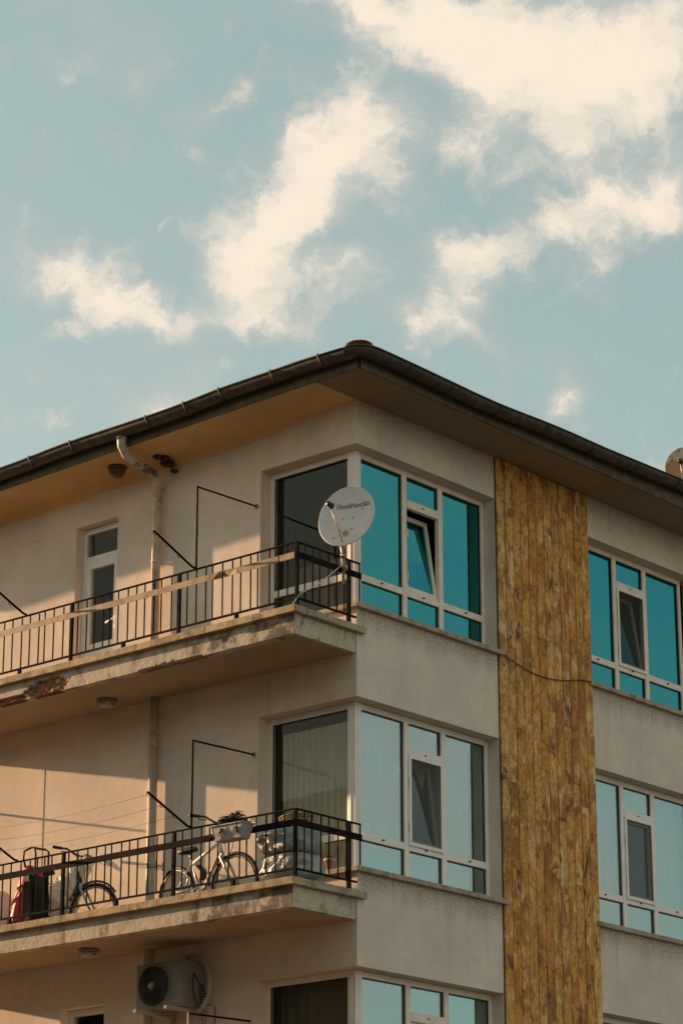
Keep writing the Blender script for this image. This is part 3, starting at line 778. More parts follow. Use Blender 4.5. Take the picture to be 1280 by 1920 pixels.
# clothes line brackets ----------------------------------------------------------
def bracket(y, zt, label, pole, nm='clothesline_bracket'):
    e = empty(nm, (-.97, y, zt), label, 'clothesline bracket', 'clothesline brackets on the railings')
    e_pts = [(0, 0, .016), (-.05, 0, .020), (-.11, 0, .045), (-.66, 0, .285)]
    MB().tube(e_pts, .0135, 8).build('arm', 'rail', e)
    for t in (.98, .62, .28):
        p = Vector((-.11, 0, .045)).lerp(Vector((-.66, 0, .285)), t); q = [p+Vector((.0, .0, -.012))+Vector((math.cos(a)*.02, 0, math.sin(a)*.016-.012)) for a in [i*math.pi/5 for i in range(10)]]
        MB().tube(q, .0035, 5, closed=True).build('line_ring', 'rail', e)
    if pole:
        MB().tube([(-.0, -.012, .012), (0, -.012, .975)], .011, 8).build('pole', 'rail', e)
        MB().tube([(0, -.012, .965), (.958, -.012, .985)], .011, 8).build('wall_arm', 'rail', e)
        MB().lathe([(.03, .960), (.03, .968)], 12, 'x', (0, -.012, .985)).build('wall_plate', 'lens', e)
    return e
bracket(1.5, 10.60, 'black angled clothesline bracket with tall pole on the upper balcony rail beside the downpipe', True)
bracket(1.5, 7.70, 'black angled clothesline bracket with tall pole on the lower balcony rail above the bicycle saddle', True)
bracket(4.22, 10.60, 'short black clothesline arm on the upper balcony rail at the left edge', False)
bracket(4.21, 7.70, 'short black clothesline arm on the lower balcony rail above the red trolley', False)
for i, (t, zz) in enumerate(((.98, 0), (.62, 0), (.28, 0))):
    p = Vector((-.11, 0, .045)).lerp(Vector((-.66, 0, .285)), t)
    pts = [(-.97+p.x, 1.5+(5.8)*k/14, 7.70+p.z-.02-.05*math.sin(math.pi*min(1, k/7) if k <= 7 else math.pi*(k-7)/7)) for k in range(15)]
    tag(MB().tube(pts, .0022, 4).build('clothesline', 'wire'), ('outermost', 'middle', 'innermost')[i]+' thin clothesline strung along the lower balcony from the bracket arm', 'clothesline', 'clotheslines of the lower balcony')
tag(MB().tube([(.0, 5.86, 11.66), (-.235, 5.86, 11.66)], .014, 8).box(-.25, -.232, 5.85, 5.87, 11.50, 11.78).build('wall_hook', 'rail'), 'black wall hook at the left edge above the upper balcony', 'wall hook')
tag(MB().tube([(0, 6.0, 8.70), (-.48, 6.0, 8.70)], .014, 8).build('wall_hook', 'rail'), 'black wall rod whose long shadow crosses the lower balcony wall', 'wall hook')

# satellite dishes -----------------------------------------------------------
def dish(loc, nrm, upv, Rr, label, paint, text, base_pts, knuckle, arm_dir=1):
    e = empty('satellite_dish', loc, label, 'satellite dish', 'satellite dishes')
    n = Vector(nrm).normalized(); xx = Vector(upv).cross(n).normalized(); yy = n.cross(xx)
    rot = Matrix((xx, yy, n)).transposed()
    e.rotation_euler = rot.to_euler(); inv = rot.transposed()
    toloc = lambda w: inv @ (Vector(w)-Vector(loc))
    depth = lambda x, y: .30*(x*x+y*y)/Rr*.5
    b = MB(); vs = []; fs = []; nr, ns = 9, 56
    ex, ey = Rr*.95, Rr*1.04
    for side in (0, 1):
        for i in range(nr+1):
            t = i/nr
            for j in range(ns):
                q = 2*math.pi*j/ns; x, y = ex*t*math.cos(q), ey*t*math.sin(q)
                vs.append((x, y, depth(x, y)-side*.004))
    for side in (0, 1):
        o = side*(nr+1)*ns
        for i in range(nr):
            for j in range(ns):
                a, c = o+i*ns+j, o+i*ns+(j+1) % ns
                fs.append((a, c, c+ns, a+ns))
    b.add(vs, fs, True)
    b.build('reflector', paint, e)
    rim = [(ex*math.cos(2*math.pi*j/ns), ey*math.sin(2*math.pi*j/ns), depth(ex*math.cos(2*math.pi*j/ns), ey*math.sin(2*math.pi*j/ns))-.006) for j in range(ns)]
    MB().tube(rim, .0085, 6, closed=True).build('rim', paint, e)
    # feed arm and head
    foot = Vector((0, -ey*.97, -.01)); head = Vector((-.02, -ey*.12, Rr*1.15))
    tip = foot.lerp(head, .93)
    MB().tube([foot+Vector((0, .03, -.02)), foot, foot.lerp(head, .5), tip], .009, 8).build('feed_arm', 'lens', e)
    hd = MB(); ax = (Vector((0, 0, .06))-head).normalized(); 
    hd.tube([head-ax*.055, head-ax*.02, head, head+ax*.03, head+ax*.04], [.026, .030, .022, .034, .030], 12)
    hd.tube([head-ax*.03, tip], .018, 8)
    hd.build('feed_head', 'blackplastic', e)
    MB().tube([foot.lerp(head, .86), foot.lerp(head, .6)+Vector((.03, -.03, 0)), foot.lerp(head, .25)+Vector((.035, -.035, 0)), foot+Vector((.03, -.05, -.02))], .004, 5).build('cable', 'wirew', e)
    # bolts
    b = MB()
    for (x, y) in ((-.07, -.14), (.07, -.14), (-.06, .0), (.06, .0), (-.12, -.25)): b.lathe([(.008, depth(x, y)), (.008, depth(x, y)+.005)], 8, 'z', (x, y, 0))
    b.build('bolt', 'tan', e)
    # back bracket and mast
    bp = [toloc(p) for p in base_pts]
    MB().tube([Vector((0, -Rr*.35, -.02)), Vector((0, -Rr*.45, -.10)), bp[0]], .018, 8).build('back_bracket', 'lens', e)
    MB().tube(bp, .019, 10).build('mast', 'lens', e)
    if knuckle:
        for k in knuckle:
            b = MB(); c = toloc(k); b.tube([c+inv@Vector((0, 0, -.03)), c+inv@Vector((0, 0, .03))], .034, 10); b.tube([c, c+inv@Vector((-.05, -.05, 0))], .014, 6)
            b.build('clamp', 'lens', e)
    if text:
        for (t, size, px, py) in text:
            cu = bpy.data.curves.new('lettering', 'FONT'); cu.body = t; cu.size = size; cu.shear = .28; cu.align_x = 'CENTER'; cu.resolution_u = 3; cu.offset = 0.0
            to = bpy.data.objects.new('lettering', cu); C.objects.link(to)
            dg = bpy.context.evaluated_depsgraph_get(); me = bpy.data.meshes.new_from_object(to.evaluated_get(dg)); bpy.data.objects.remove(to)
            for v in me.vertices:
                x, y = v.co.x*.86+px, v.co.y*1.15+py+v.co.x*.02; v.co = (x, y, depth(x, y)+.003)
            me.materials.clear(); me.materials.append(M['ink'])
            o = bpy.data.objects.new('lettering', me); C.objects.link(o); o.parent = e
    return e
view = (-FW)
dn = view*math.cos(R_(39))+(RT*-.66+UP*.72).normalized()*math.sin(R_(39))
dl = Vector((-.31, -.15, 11.0))
dup_ = UP*1.0-RT*.10
dish(dl, dn, dup_, .345, 'white satellite dish with dark lettering clamped to the upper balcony rail', 'dish',
     [('Next&NextStar', .076, .055, .118), ('next', .026, .165, .082)],
     [(-.29, -.02, 10.78), (-.27, -.035, 10.66), (-.25, -.035, 10.30)], [(-.27, -.05, 10.60), (-.255, -.05, 10.47)])
dl2 = Vector((7.50, .60, 13.89))
dn2 = view*math.cos(R_(25))+(RT*-.5+UP*.8).normalized()*math.sin(R_(25))
dish(dl2, dn2, UP, .27, 'rusty satellite dish standing on the roof at the right edge', 'dishrust', None,
     [(7.50, .66, 13.72), (7.47, .64, 13.5), (7.47, .64, 12.98)], [(7.47, .64, 13.52)])
tag(MB().tube([(-1.03, .01, 9.885), (-.95, -.028, 10.02), (-.75, -.035, 10.14), (-.62, -.03, 10.22), (-.45, -.03, 10.36), (-.32, -.04, 10.47), (-.27, -.06, 10.52)], .006, 6).build('cable', 'wirew'), 'white cable rising from the upper balcony corner to the satellite dish clamp', 'cable')
pts = []
for i in range(15):
    t = i/14; x = WR+.06+(CL-WR-.10)*t; pts.append((x, -.045, 10.10-.13*math.sin(math.pi*min(1, t*1.12))*(1-.15*t)+.02*t))
tag(MB().tube(pts, .0065, 5).build('cable', 'blackplastic'), 'black cable sagging across the brown stone cladding', 'cable')

# mud nest at the elbow
b = MB()
for (x, y, z, r) in ((-.24, 2.86, 12.46, .06), (-.17, 2.81, 12.44, .06), (-.09, 2.80, 12.38, .06), (-.04, 2.78, 12.31, .045), (-.10, 2.88, 12.41, .055)):
    vs = []; fs = []; n, k = 10, 7
    for i in range(k+1):
        th = math.pi*i/k
        for j in range(n):
            q = 2*math.pi*j/n; d = Vector((math.sin(th)*math.cos(q), math.sin(th)*math.sin(q), math.cos(th)))
            rr_ = r*(1+.28*nz(x*9+d.x*2, y*9+d.y*2, z*9+d.z*2)+.18*nz(d.x*7, d.y*7, d.z*7+x*30)); vs.append((x+d.x*rr_, y+d.y*rr_, z+d.z*rr_*.62))
    for i in range(k):
        for j in range(n): fs.append((i*n+j, i*n+(j+1) % n, (i+1)*n+(j+1) % n, (i+1)*n+j))
    b.add(vs, fs)
tag(b.build('mud_nest', 'nest'), 'dark rough mud nest stuck behind the downpipe elbow under the eave', 'nest')

# air conditioner -----------------------------------------------------------------
ac = empty('air_conditioner', (-.10, 2.08, 5.95), 'grey outdoor air conditioner unit with round fan grille under the lower balcony', 'air conditioner')
MB().box(-.32, 0, 0, .74, 0, .50).build('casing', 'acwhite', ac, .015)
MB().box(-.328, -.322, .012, .20, .03, .47).build('front_panel', 'acwhite', ac, .003)
FC = (0, .47, .25)
MB().lathe([(.215, -.345), (.215, -.321)], 40, 'x', FC).build('fan_recess', 'acdark', ac)
b = MB()
for r in (.06, .09, .12, .15, .18, .208): b.tube([(-.352, FC[1]+r*math.cos(q), FC[2]+r*math.sin(q)) for q in [i*math.pi/18 for i in range(36)]], .0048, 5, closed=True)
for i in range(8):
    q = i*math.pi/4+.2; b.tube([(-.352, FC[1]+.04*math.cos(q), FC[2]+.04*math.sin(q)), (-.352, FC[1]+.21*math.cos(q), FC[2]+.21*math.sin(q))], .004, 5)
b.build('fan_guard', 'acdark', ac)
MB().lathe([(.042, -.362), (.046, -.352), (.046, -.345)], 20, 'x', FC).build('hub_cap', 'acwhite', ac)
MB().box(-.25, -.03, -.012, .0, .30, .46).build('valve_cover', 'acwhite', ac, .006)
b = MB()
for i in range(7): b.box(-.09, -.02, -.006, .002, .05+i*.03, .065+i*.03)
b.build('side_louver', 'acdark', ac)
for y in (.09, .55):
    MB().box(-.52, .10, y-.02, y+.02, -.055, -.018).box(.06, .10, y-.02, y+.02, -.30, -.056).build('support_arm', 'hose', ac, .004)
pts = [(-.05, .32, .56), (-.06, .18, .575), (-.08, .02, .55), (-.09, -.10, .45), (-.09, -.155, .30), (-.09, -.14, .12), (-.10, -.07, .0), (-.12, .02, -.05)]
MB().tube(pts, .028, 10).build('refrigerant_hose', 'hose', ac)
MB().tube([(-.20, -.012, .34), (-.22, -.03, .20), (-.20, -.04, .06), (-.14, -.05, -.01), (-.08, -.06, .0), (-.07, -.07, .18), (-.14, -.03, .27), (-.20, -.012, .36)], .007, 6).build('cable_loop', 'blackplastic', ac)
MB().tube([(-.10, -.06, .0), (-.05, -.12, .02), (-.02, -.17, .0), (-.015, -.17, -.5)], .006, 6).build('drain_line', 'blackplastic', ac)
# lower clothes pole and lines, only their tops show
e = empty('clothes_pole', (-.95, 1.5, 4.9), 'thin dark clothes pole and wall arm under the air conditioner', 'clothes pole')
MB().tube([(0, 0, -.1), (0, 0, .855)], .011, 8).build('pole', 'lens', e)
MB().tube([(0, 0, .845), (.95, 0, .865)], .011, 8).build('wall_arm', 'rail', e)

# bicycles -----------------------------------------------------------------------
def bicycle(origin, heading, lean, label, paint, accent, steer, bagmat, guards, sh):
    e = empty('bicycle', origin, label, 'bicycle', 'bicycles leaning on the lower balcony', heading)
    r = .33; wb = 1.03; bb = Vector((.43, 0, .28)); seat = Vector((.29, 0, sh)); head0 = Vector((.80, 0, .84)); head1 = Vector((.845, 0, .68))
    Lm = Matrix.Rotation(R_(lean), 4, 'X')
    root = {}
    def P(v): return Lm @ Vector(v)
    stm = Matrix.Translation(head1) @ Matrix.Rotation(-R_(18), 4, 'Y') @ Matrix.Rotation(R_(steer), 4, 'Z') @ Matrix.Rotation(R_(18), 4, 'Y') @ Matrix.Translation(-head1)
    S = lambda v: P(stm @ Vector(v))
    rear = Vector((0, 0, r)); front = Vector((wb, 0, r))
    for c, f in ((rear, P), (front, S)):
        w = MB().tube([f(c+Vector((math.cos(q)*r*.955, 0, math.sin(q)*r*.955))) for q in [i*math.pi/20 for i in range(40)]], .021, 8, closed=True).build('wheel', 'black', e)
        MB().tube([f(c+Vector((math.cos(q)*r*.87, 0, math.sin(q)*r*.87))) for q in [i*math.pi/20 for i in range(40)]], .014, 6, closed=True).build('rim', 'rim', w)
        b = MB()
        for i in range(18):
            q = i*math.pi/9; b.tube([f(c+Vector((.02*math.cos(q+1), (.025 if i % 2 else -.025), .02*math.sin(q+1)))), f(c+Vector((math.cos(q)*r*.86, 0, math.sin(q)*r*.86)))], .0018, 4)
        b.build('spokes', 'chrome', w)
        MB().tube([f(c+Vector((0, -.045, 0))), f(c+Vector((0, .045, 0)))], .018, 8).build('hub', 'chrome', w)
    # mudguards
    if guards: MB().tube([P(rear+Vector((math.cos(q)*(r+.025), 0, math.sin(q)*(r+.025)))) for q in [R_(a) for a in range(25, 175, 12)]], .016, 6).build('mudguard', 'rim', e)
    if guards: MB().tube([S(front+Vector((math.cos(q)*(r+.025), 0, math.sin(q)*(r+.025)))) for q in [R_(a) for a in range(35, 150, 12)]], .014, 6).build('mudguard', 'bikedark', e)
    b = MB()
    b.tube([P(head0), P(head1)], .022, 10)
    b.tube([P(bb), P(seat)], .017, 10)
    b.tube([P(bb), P(head1+Vector((-.01, 0, .02)))], .024, 10)
    b.tube([P(seat+Vector((.0, 0, -.05))), P(head0+Vector((0, 0, -.05)))], .019, 10)
    for s in (-1, 1):
        b.tube([P(rear+Vector((0, s*.055, 0))), P(bb+Vector((0, s*.03, 0)))], .010, 6); b.tube([P(rear+Vector((0, s*.055, 0))), P(seat+Vector((0, s*.02, -.06)))], .009, 6)
    fr = b.build('frame', paint, e)
    MB().tube([P(bb.lerp(head1, .35)+Vector((0, -.024, .006))), P(bb.lerp(head1, .85)+Vector((0, -.024, .006)))], .007, 6).build('decal_stripe', accent, fr)
    b = MB(); b.tube([S(head1+Vector((0, 0, .0))), S(head1+Vector((.02, 0, -.06)))], .024, 8)
    for s in (-1, 1): b.tube([S(head1+Vector((.02, s*.05, -.05))), S(front+Vector((0, s*.055, 0)))], [.016, .013], 8)
    b.tube([S(head1+Vector((.02, -.05, -.05))), S(head1+Vector((.02, .05, -.05)))], .018, 8)
    fk = b.build('fork', 'chrome', e)
    b = MB(); top = Vector((.785, 0, 1.0))
    b.tube([S(head0), S(top)], .014, 8); b.tube([S(top+Vector((-.06, -.31, .05))), S(top+Vector((0, -.2, .05))), S(top+Vector((.02, -.05, .0))), S(top+Vector((.02, .05, .0))), S(top+Vector((0, .2, .05))), S(top+Vector((-.06, .31, .05)))], .0125, 8)
    hb = b.build('handlebar', 'bikedark', e)
    for s in (-1, 1):
        MB().tube([S(top+Vector((-.085, s*.36, .055))), S(top+Vector((-.035, s*.25, .05)))], .018, 8).build('grip', 'black', hb)
        MB().tube([S(top+Vector((.02, s*.2, .04))), S(top+Vector((.05, s*.24, .0))), S(top+Vector((0, s*.32, .0)))], .006, 5).build('brake_lever', 'blackplastic', hb)
    MB().tube([S(top+Vector((.0, .2, .05))), S(top+Vector((.14, .1, .0))), S(head1+Vector((.13, .03, .05))), S(head1+Vector((.05, 0, -.1)))], .004, 5).tube([S(top+Vector((.0, -.2, .05))), S(top+Vector((.16, -.1, -.05))), S(head1+Vector((.08, -.03, 0))), P(bb.lerp(head1, .7))], .004, 5).build('brake_cable', 'blackplastic', hb)
    MB().tube([P(seat+Vector((0, 0, -.02))), P(seat+Vector((-.025, 0, .10)))], .014, 8).build('seat_post', 'chrome', e)
    vs = []; fs = []; prof = [(-.15, .070, .01), (-.12, .085, .03), (-.05, .075, .035), (.04, .04, .03), (.11, .022, .022), (.13, .015, .008)]
    sc_ = seat+Vector((-.02, 0, .11))
    for (x, wd, h) in prof:
        for (yy, zz) in ((-wd, -.02), (-wd*.8, h*.5), (0, h), (wd*.8, h*.5), (wd, -.02), (0, -.035)): vs.append(P(sc_+Vector((x, yy, zz))))
    for i in range(len(prof)-1):
        for j in range(6): fs.append((i*6+j, i*6+(j+1) % 6, (i+1)*6+(j+1) % 6, (i+1)*6+j))
    fs += [tuple(range(6)), tuple(30+j for j in range(6))[::-1]]
    MB().add(vs, fs, True).build('saddle', 'black', e)
    b = MB(); ring = [P(bb+Vector((math.cos(q)*.085, -.05, math.sin(q)*.085))) for q in [i*math.pi/12 for i in range(24)]]
    b.tube(ring, .008, 5, closed=True)
    for i in range(5):
        q = i*1.2566; b.tube([P(bb+Vector((0, -.05, 0))), P(bb+Vector((math.cos(q)*.085, -.05, math.sin(q)*.085)))], .008, 5)
    b.tube([P(bb+Vector((0, -.06, 0))), P(bb+Vector((.09, -.075, -.13)))], .011, 6); b.tube([P(bb+Vector((0, .06, 0))), P(bb+Vector((-.09, .075, .13)))], .011, 6)
    cs = b.build('crankset', 'chrome', e)
    for (x, y, z) in ((.09, -.12, -.13), (-.09, .12, .13)):
        q = [P(bb+Vector((x+dx, y+dy, z))) for dx, dy in ((-.045, -.04), (.045, -.04), (.045, .04), (-.045, .04))]; MB().tube(q, .012, 5, closed=True).build('pedal', 'blackplastic', cs)
    MB().tube([P(bb+Vector((0, -.05, .085))), P(rear+Vector((0, -.05, .04))), P(rear+Vector((-.03, -.05, 0))), P(rear+Vector((0, -.05, -.04))), P(bb+Vector((0, -.05, -.085)))], .005, 5).build('chain', 'chrome', cs)
    if bagmat:
        vs = []; fs = []
        a = seat+Vector((.05, 0, -.08)); c1 = seat+Vector((.19, 0, -.04)); d1 = bb+Vector((.02, 0, .16)); 
        for s in (-.035, .035):
            vs += [P(a+Vector((0, s, 0))), P(a.lerp(c1, .5)+Vector((0, s*1.3, -.01))), P(d1.lerp(c1, .45)+Vector((.04, s*1.3, 0))), P(d1+Vector((.06, s, .02))), P(d1+Vector((0, s, 0)))]
        n = 5
        fs = [tuple(range(n)), tuple(range(n, 2*n))[::-1]]+[(i, (i+1) % n, n+(i+1) % n, n+i) for i in range(n)]
        MB().add(vs, fs).build('frame_bag', bagmat, e, .01)
    return e
PI = math.pi
# heading: local +x (front) turned towards -y
bicycle((-.40, 2.20, 6.802), math.atan2(-1.0, -.18), 5, 'white and red bicycle with black saddle standing behind the grey hanging planter', 'bikewhite', 'bikered', 13, 'black', False, .69)
bicycle((-.34, 4.60, 6.802), math.atan2(-1.0, -.02), 4, 'dark bicycle partly wrapped in shiny clear plastic between the red trolley and downpipe', 'bikedark', 'rim', 12, None, True, .76)
# clear plastic draped over the second bicycle
def drape(spine, widths, name, mat, label, cat, seed, nseg=22):
    vs = []; fs = []; k = len(spine)
    for i, (p, (wa, wb_)) in enumerate(zip(spine, widths)):
        for j in range(nseg):
            q = 2*PI*j/nseg; d = Vector((math.cos(q)*wa, 0, 0))+Vector((0, math.sin(q)*wb_*.55, math.sin(q)*wb_*.8))
            o = Vector(p)+d; f = 1+.38*nz(o.x*8+seed, o.y*8, o.z*8)+.42*nz(o.x*24, o.y*24+seed, o.z*24)
            vs.append(Vector(p)+d*f)
    for i in range(k-1):
        for j in range(nseg): fs.append((i*nseg+j, i*nseg+(j+1) % nseg, (i+1)*nseg+(j+1) % nseg, (i+1)*nseg+j))
    fs += [tuple(range(nseg))[::-1], tuple((k-1)*nseg+j for j in range(nseg))]
    return tag(MB().add(vs, fs, False).build(name, mat), label, cat)
sp_ = []; wd_ = []
for i in range(23):
    t = i/22; sp_.append((-.36-.02*t, 3.68+.56*t, 7.74-.56*t**1.15)); wd_.append((.065+.11*t, .075+.23*t if t < .9 else .19))
drape(sp_, wd_, 'plastic_wrap', 'wrap', 'crumpled shiny clear plastic draped over the frame and saddle of the dark bicycle', 'plastic wrap', 3)
sp_ = []; wd_ = []
for i in range(9):
    t = i/8; sp_.append((-.36, 3.62-.42*t, 7.74-.16*t*t)); wd_.append((.035+.03*math.sin(PI*t), .03+.05*math.sin(PI*t)))
drape(sp_, wd_, 'plastic_bag', 'wrap', 'small clear plastic bag hanging from the handlebar of the dark bicycle', 'plastic bag', 9, 10)

# shopping trolley ------------------------------------------------------------------
tr = empty('shopping_trolley', (-.66, 4.30, 6.80), 'red and black two wheeled shopping trolley with tall loop handle', 'trolley')
vs = []; fs = []; lv = [(.17, .16, .20, .06), (.22, .17, .22, .055), (.45, .16, .19, .045), (.70, .13, .12, .02), (.86, .12, .06, -.02), (.90, .10, .03, -.03)]
n = 14
def ringp(z, hx, hy, oy, sd):
    out = []
    for j in range(n):
        q = 2*PI*j/n; c, s = math.cos(q), math.sin(q); c = math.copysign(abs(c)**.6, c); s = math.copysign(abs(s)**.6, s)
        p = Vector((hx*c, oy+hy*s, z)); out.append(p*1.0+Vector((.015*nz(p.x*9, p.y*9, p.z*9+sd), .018*nz(p.x*9+4, p.y*9, p.z*9), 0)))
    return out
for l in lv: vs += ringp(*l, 1)
for i in range(len(lv)-1):
    for j in range(n): fs.append((i*n+j, i*n+(j+1) % n, (i+1)*n+(j+1) % n, (i+1)*n+j))
fs += [tuple(range(n))[::-1], tuple((len(lv)-1)*n+j for j in range(n))]
MB().add(vs, fs, True).build('bag', 'red', tr)
MB().add([(-.172, -.05, .2), (-.165, -.17, .2), (.16, -.18, .2), (-.145, -.04, .78), (-.14, -.13, .78), (.12, -.14, .78)], [(0, 1, 4, 3), (1, 2, 5, 4)]).build('side_panel', 'black', tr)
MB().add([(-.175, .24, .20), (-.178, .02, .20), (-.18, .02, .27), (-.178, .22, .26)], [(0, 1, 2, 3)]).build('pocket', 'black', tr)
MB().tube([(-.10, -.16, .12), (-.10, -.16, 1.02), (-.10, -.14, 1.08), (-.08, -.10, 1.10), (.02, -.09, 1.10), (.08, -.12, 1.10), (.10, -.16, 1.07), (.10, -.16, .12)], .013, 8).build('handle', 'black', tr)
MB().tube([(-.10, -.10, 1.10), (-.11, .02, 1.07), (-.11, .03, .98), (-.10, .0, .88)], .013, 6).build('handle_grip', 'black', tr)
MB().tube([(-.14, .20, .21), (-.14, .25, .02)], .010, 6).tube([(-.14, .08, .2), (-.14, .20, .05)], .008, 6).tube([(-.14, -.14, .15), (-.14, .14, .09)], .009, 6).build('stand', 'black', tr)
for s in (-.19, .17): MB().lathe([(.02, s-.014), (.085, s-.014), (.09, s), (.085, s+.014), (.02, s+.014)], 20, 'x', (0, -.20, .09)).build('wheel', 'black', tr)
MB().tube([(-.19, -.20, .09), (.17, -.20, .09)], .008, 6).build('axle', 'chrome', tr)
# white sack at the left edge
sp_ = [(-.62, 4.86, 6.81+.66*i/9) for i in range(10)]; wd_ = [(.15*(.75+.5*math.sin(PI*i/9)**.7)*(1 if i < 8 else .5), .24*(1 if i < 8 else .45)) for i in range(10)]
def sack(c, hx, hy, h, name, mat, label, cat, seed, pinch=.4):
    vs = []; fs = []; k, n = 14, 26
    for i in range(k+1):
        t = i/k; f = (1-pinch*t**3)*(.9+.14*math.sin(PI*t)) if t < .97 else .35
        for j in range(n):
            q = 2*PI*j/n; cc, ss = math.cos(q), math.sin(q); cc = math.copysign(abs(cc)**.7, cc); ss = math.copysign(abs(ss)**.7, ss)
            p = Vector((hx*f*cc, hy*f*ss, h*t)); nn = 1+.13*nz(p.x*6+seed, p.y*6, p.z*6)+.09*nz(p.x*17, p.y*17+seed, p.z*17)
            vs.append((c[0]+p.x*nn, c[1]+p.y*nn, c[2]+p.z+.02*nz(p.x*5, p.y*5, seed)*t))
    for i in range(k):
        for j in range(n): fs.append((i*n+j, i*n+(j+1) % n, (i+1)*n+(j+1) % n, (i+1)*n+j))
    fs += [tuple(range(n))[::-1], tuple(k*n+j for j in range(n))]
    return tag(MB().add(vs, fs, True).build(name, mat), label, cat)
sack((-.66, 4.84, 6.80), .17, .25, .68, 'sack', 'sack', 'white plastic sack left of the red trolley at the left edge', 'sack', 5)
e = empty('basin', (-.70, 4.18, 6.80), 'low purple basin on the floor beneath the red trolley', 'basin')
e.location = (-.80, 4.42, 6.80)
MB().lathe([(.10, .0), (.17, .13), (.185, .15), (.175, .15), (.10, .015)], 26).build('bowl', 'purple', e)

# grey wrapped bundle in the corner: three stacked bales under sheeting
def bale(c, hx, hy, z0, z1, seed, label):
    vs = []; fs = []; k, n = 12, 44
    for i in range(k+1):
        t = i/k; f = .80+.20*math.sin(PI*t)**.45
        for j in range(n):
            q = 2*PI*j/n; cc, ss = math.cos(q), math.sin(q); cc = math.copysign(abs(cc)**.42, cc); ss = math.copysign(abs(ss)**.42, ss)
            p = Vector((hx*f*cc, hy*f*ss, z0+(z1-z0)*t))
            w = .028*nz(p.x*5+seed, p.y*5, p.z*7)+.013*nz(p.x*13, p.y*13+seed, p.z*16)-.018*abs(nz(p.x*8, p.y*8, p.z*9+seed*3))
            vs.append((c[0]+p.x+w*cc*1.6, c[1]+p.y+w*ss*1.6, p.z+.016*nz(p.x*4+seed, p.y*4, t)))
    for i in range(k):
        for j in range(n): fs.append((i*n+j, i*n+(j+1) % n, (i+1)*n+(j+1) % n, (i+1)*n+j))
    fs += [tuple(range(n))[::-1], tuple(k*n+j for j in range(n))]
    return tag(MB().add(vs, fs, True).build('wrapped_bale', 'tarp'), label, 'bale', 'grey wrapped bales in the balcony corner')
bale((-.62, .37, 0), .265, .305, 6.803, 7.04, 1, 'lowest grey sheeted bale in the stack at the lower balcony corner')
bale((-.61, .37, 0), .255, .295, 7.045, 7.31, 2, 'middle grey sheeted bale in the stack at the lower balcony corner')
bale((-.62, .37, 0), .265, .305, 7.315, 7.57, 3, 'topmost grey sheeted bale in the stack under the wicker basket')
bk = empty('wicker_basket', (-.66, .27, 7.572), 'small brown wicker basket on top of the grey sheeted bales', 'basket')
b = MB()
for z, r in ((.01, .15), (.04, .165), (.07, .178), (.10, .19), (.125, .20)): b.tube([(math.cos(q)*r*.75, math.sin(q)*r, z) for q in [i*PI/14 for i in range(28)]], .009, 5, closed=True)
b.build('weave', 'wicker', bk)
b = MB()
for i in range(22):
    q = i*PI/11; b.tube([(math.cos(q)*.105, math.sin(q)*.14, .0), (math.cos(q)*.15, math.sin(q)*.20, .13)], .008, 5)
b.build('stakes', 'wicker', bk)
MB().lathe([(.02, .0), (.14, .0), (.14, .012), (.02, .012)], 22).build('basket_floor', 'black', bk)

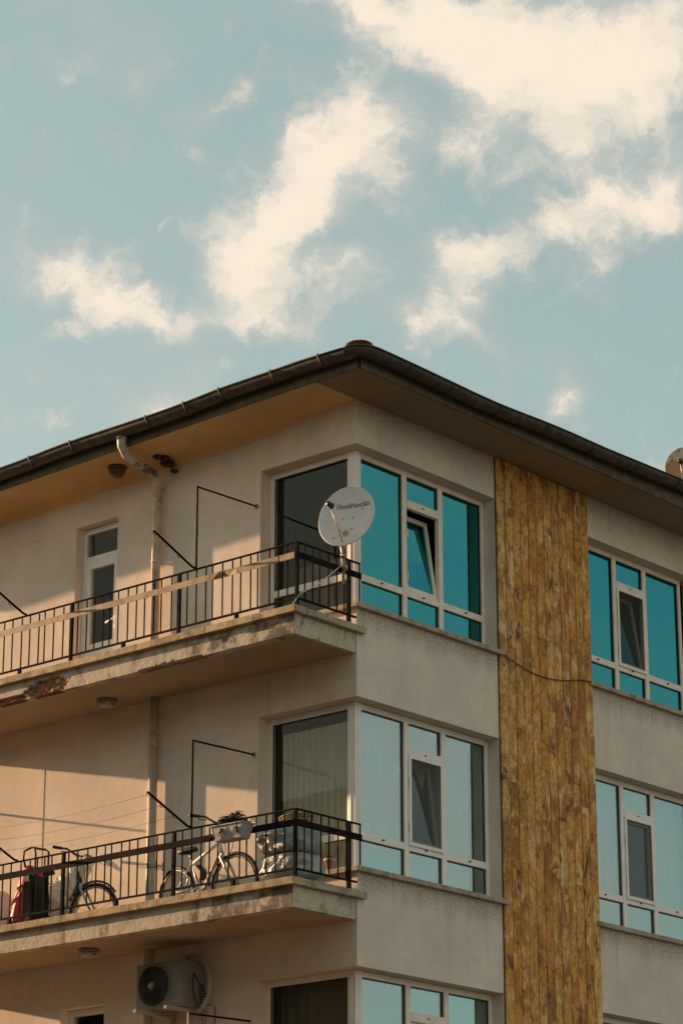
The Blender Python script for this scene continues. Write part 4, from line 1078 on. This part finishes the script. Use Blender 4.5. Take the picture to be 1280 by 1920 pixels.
# planter on the railing ----------------------------------------------------------
pl = empty('hanging_planter', (-1.10, .77, 7.45), 'grey plastic planter box hung outside the lower balcony rail', 'planter')
vs = []; fs = []
def rect(hx, hy, z): return [(-hx, -hy, z), (hx, -hy, z), (hx, hy, z), (-hx, hy, z)]
vs = rect(.070, .185, 0)+rect(.092, .222, .15)+rect(.104, .234, .15)+rect(.104, .234, .165)+rect(.088, .216, .165)+rect(.084, .21, .12)
for i in range(5):
    for j in range(4): fs.append((i*4+j, i*4+(j+1) % 4, (i+1)*4+(j+1) % 4, (i+1)*4+j))
fs += [(3, 2, 1, 0), tuple(20+j for j in range(4))]
MB().add(vs, fs).build('box', 'planter', pl, .006)
b = MB()
for y in (-.12, .07): b.box(-.098, -.086, y-.012, y+.012, .03, .12).box(-.0985, -.086, y-.03, y+.03, .062, .088)
b.build('cross_ornament', 'blackplastic', pl)
for y in (-.17, .17): MB().tube([(-.085, y, .02), (-.112, y, .10), (-.12, y, .172), (.10, y, .19), (.125, y, .25), (.15, y, .25), (.155, y, .20)], .006, 6).build('hook', 'rail', pl)
rr = random.Random(5)
b = MB()
for (cy, cz, rad) in ((-.07, .235, .080), (.10, .21, .075), (.02, .20, .07), (.15, .18, .055)):
    for i in range(330):
        d = Vector((rr.gauss(0, 1), rr.gauss(0, 1), rr.gauss(0, 1))).normalized()*rad*rr.uniform(.5, 1.1); c = Vector((0, cy, cz))+d
        u = Vector((rr.gauss(0, 1), rr.gauss(0, 1), rr.gauss(0, 1))).normalized(); w = u.orthogonal().normalized()*.010; u *= .022
        b.add([c-u, c+w, c+u, c-w], [(0, 1, 2, 3)])
for i in range(4): y = rr.uniform(-.10, .14); b.tube([(0, y, .12), (rr.uniform(-.03, .03), y+rr.uniform(-.03, .03), .27)], .004, 4)
o = b.build('potted_plant', 'leaf'); o.location = (-1.10, .77, 7.44); tag(o, 'dark withered bushy plant growing in the grey hanging planter', 'plant')
# pink pot on the sill
pt = empty('flower_pot', (.0, .38, 7.247), 'small pink flower pot on the sill of the middle corner window', 'flower pot')
MB().lathe([(.035, 0), (.052, .10), (.060, .10), (.060, .125), (.050, .125), (.045, .09), (.02, .09)], 20).build('pot', 'pot', pt)
b = MB()
for i in range(40):
    d = Vector((rr.gauss(0, 1), rr.gauss(0, 1), abs(rr.gauss(0, 1)))).normalized()*.04; c = Vector((0, 0, .12))+d; u = Vector((rr.gauss(0, 1), rr.gauss(0, 1), rr.gauss(0, 1))).normalized(); w = u.orthogonal().normalized()*.006; u *= .014
    b.add([c-u, c+w, c+u, c-w], [(0, 1, 2, 3)])
b.build('foliage', 'leaf', pt)
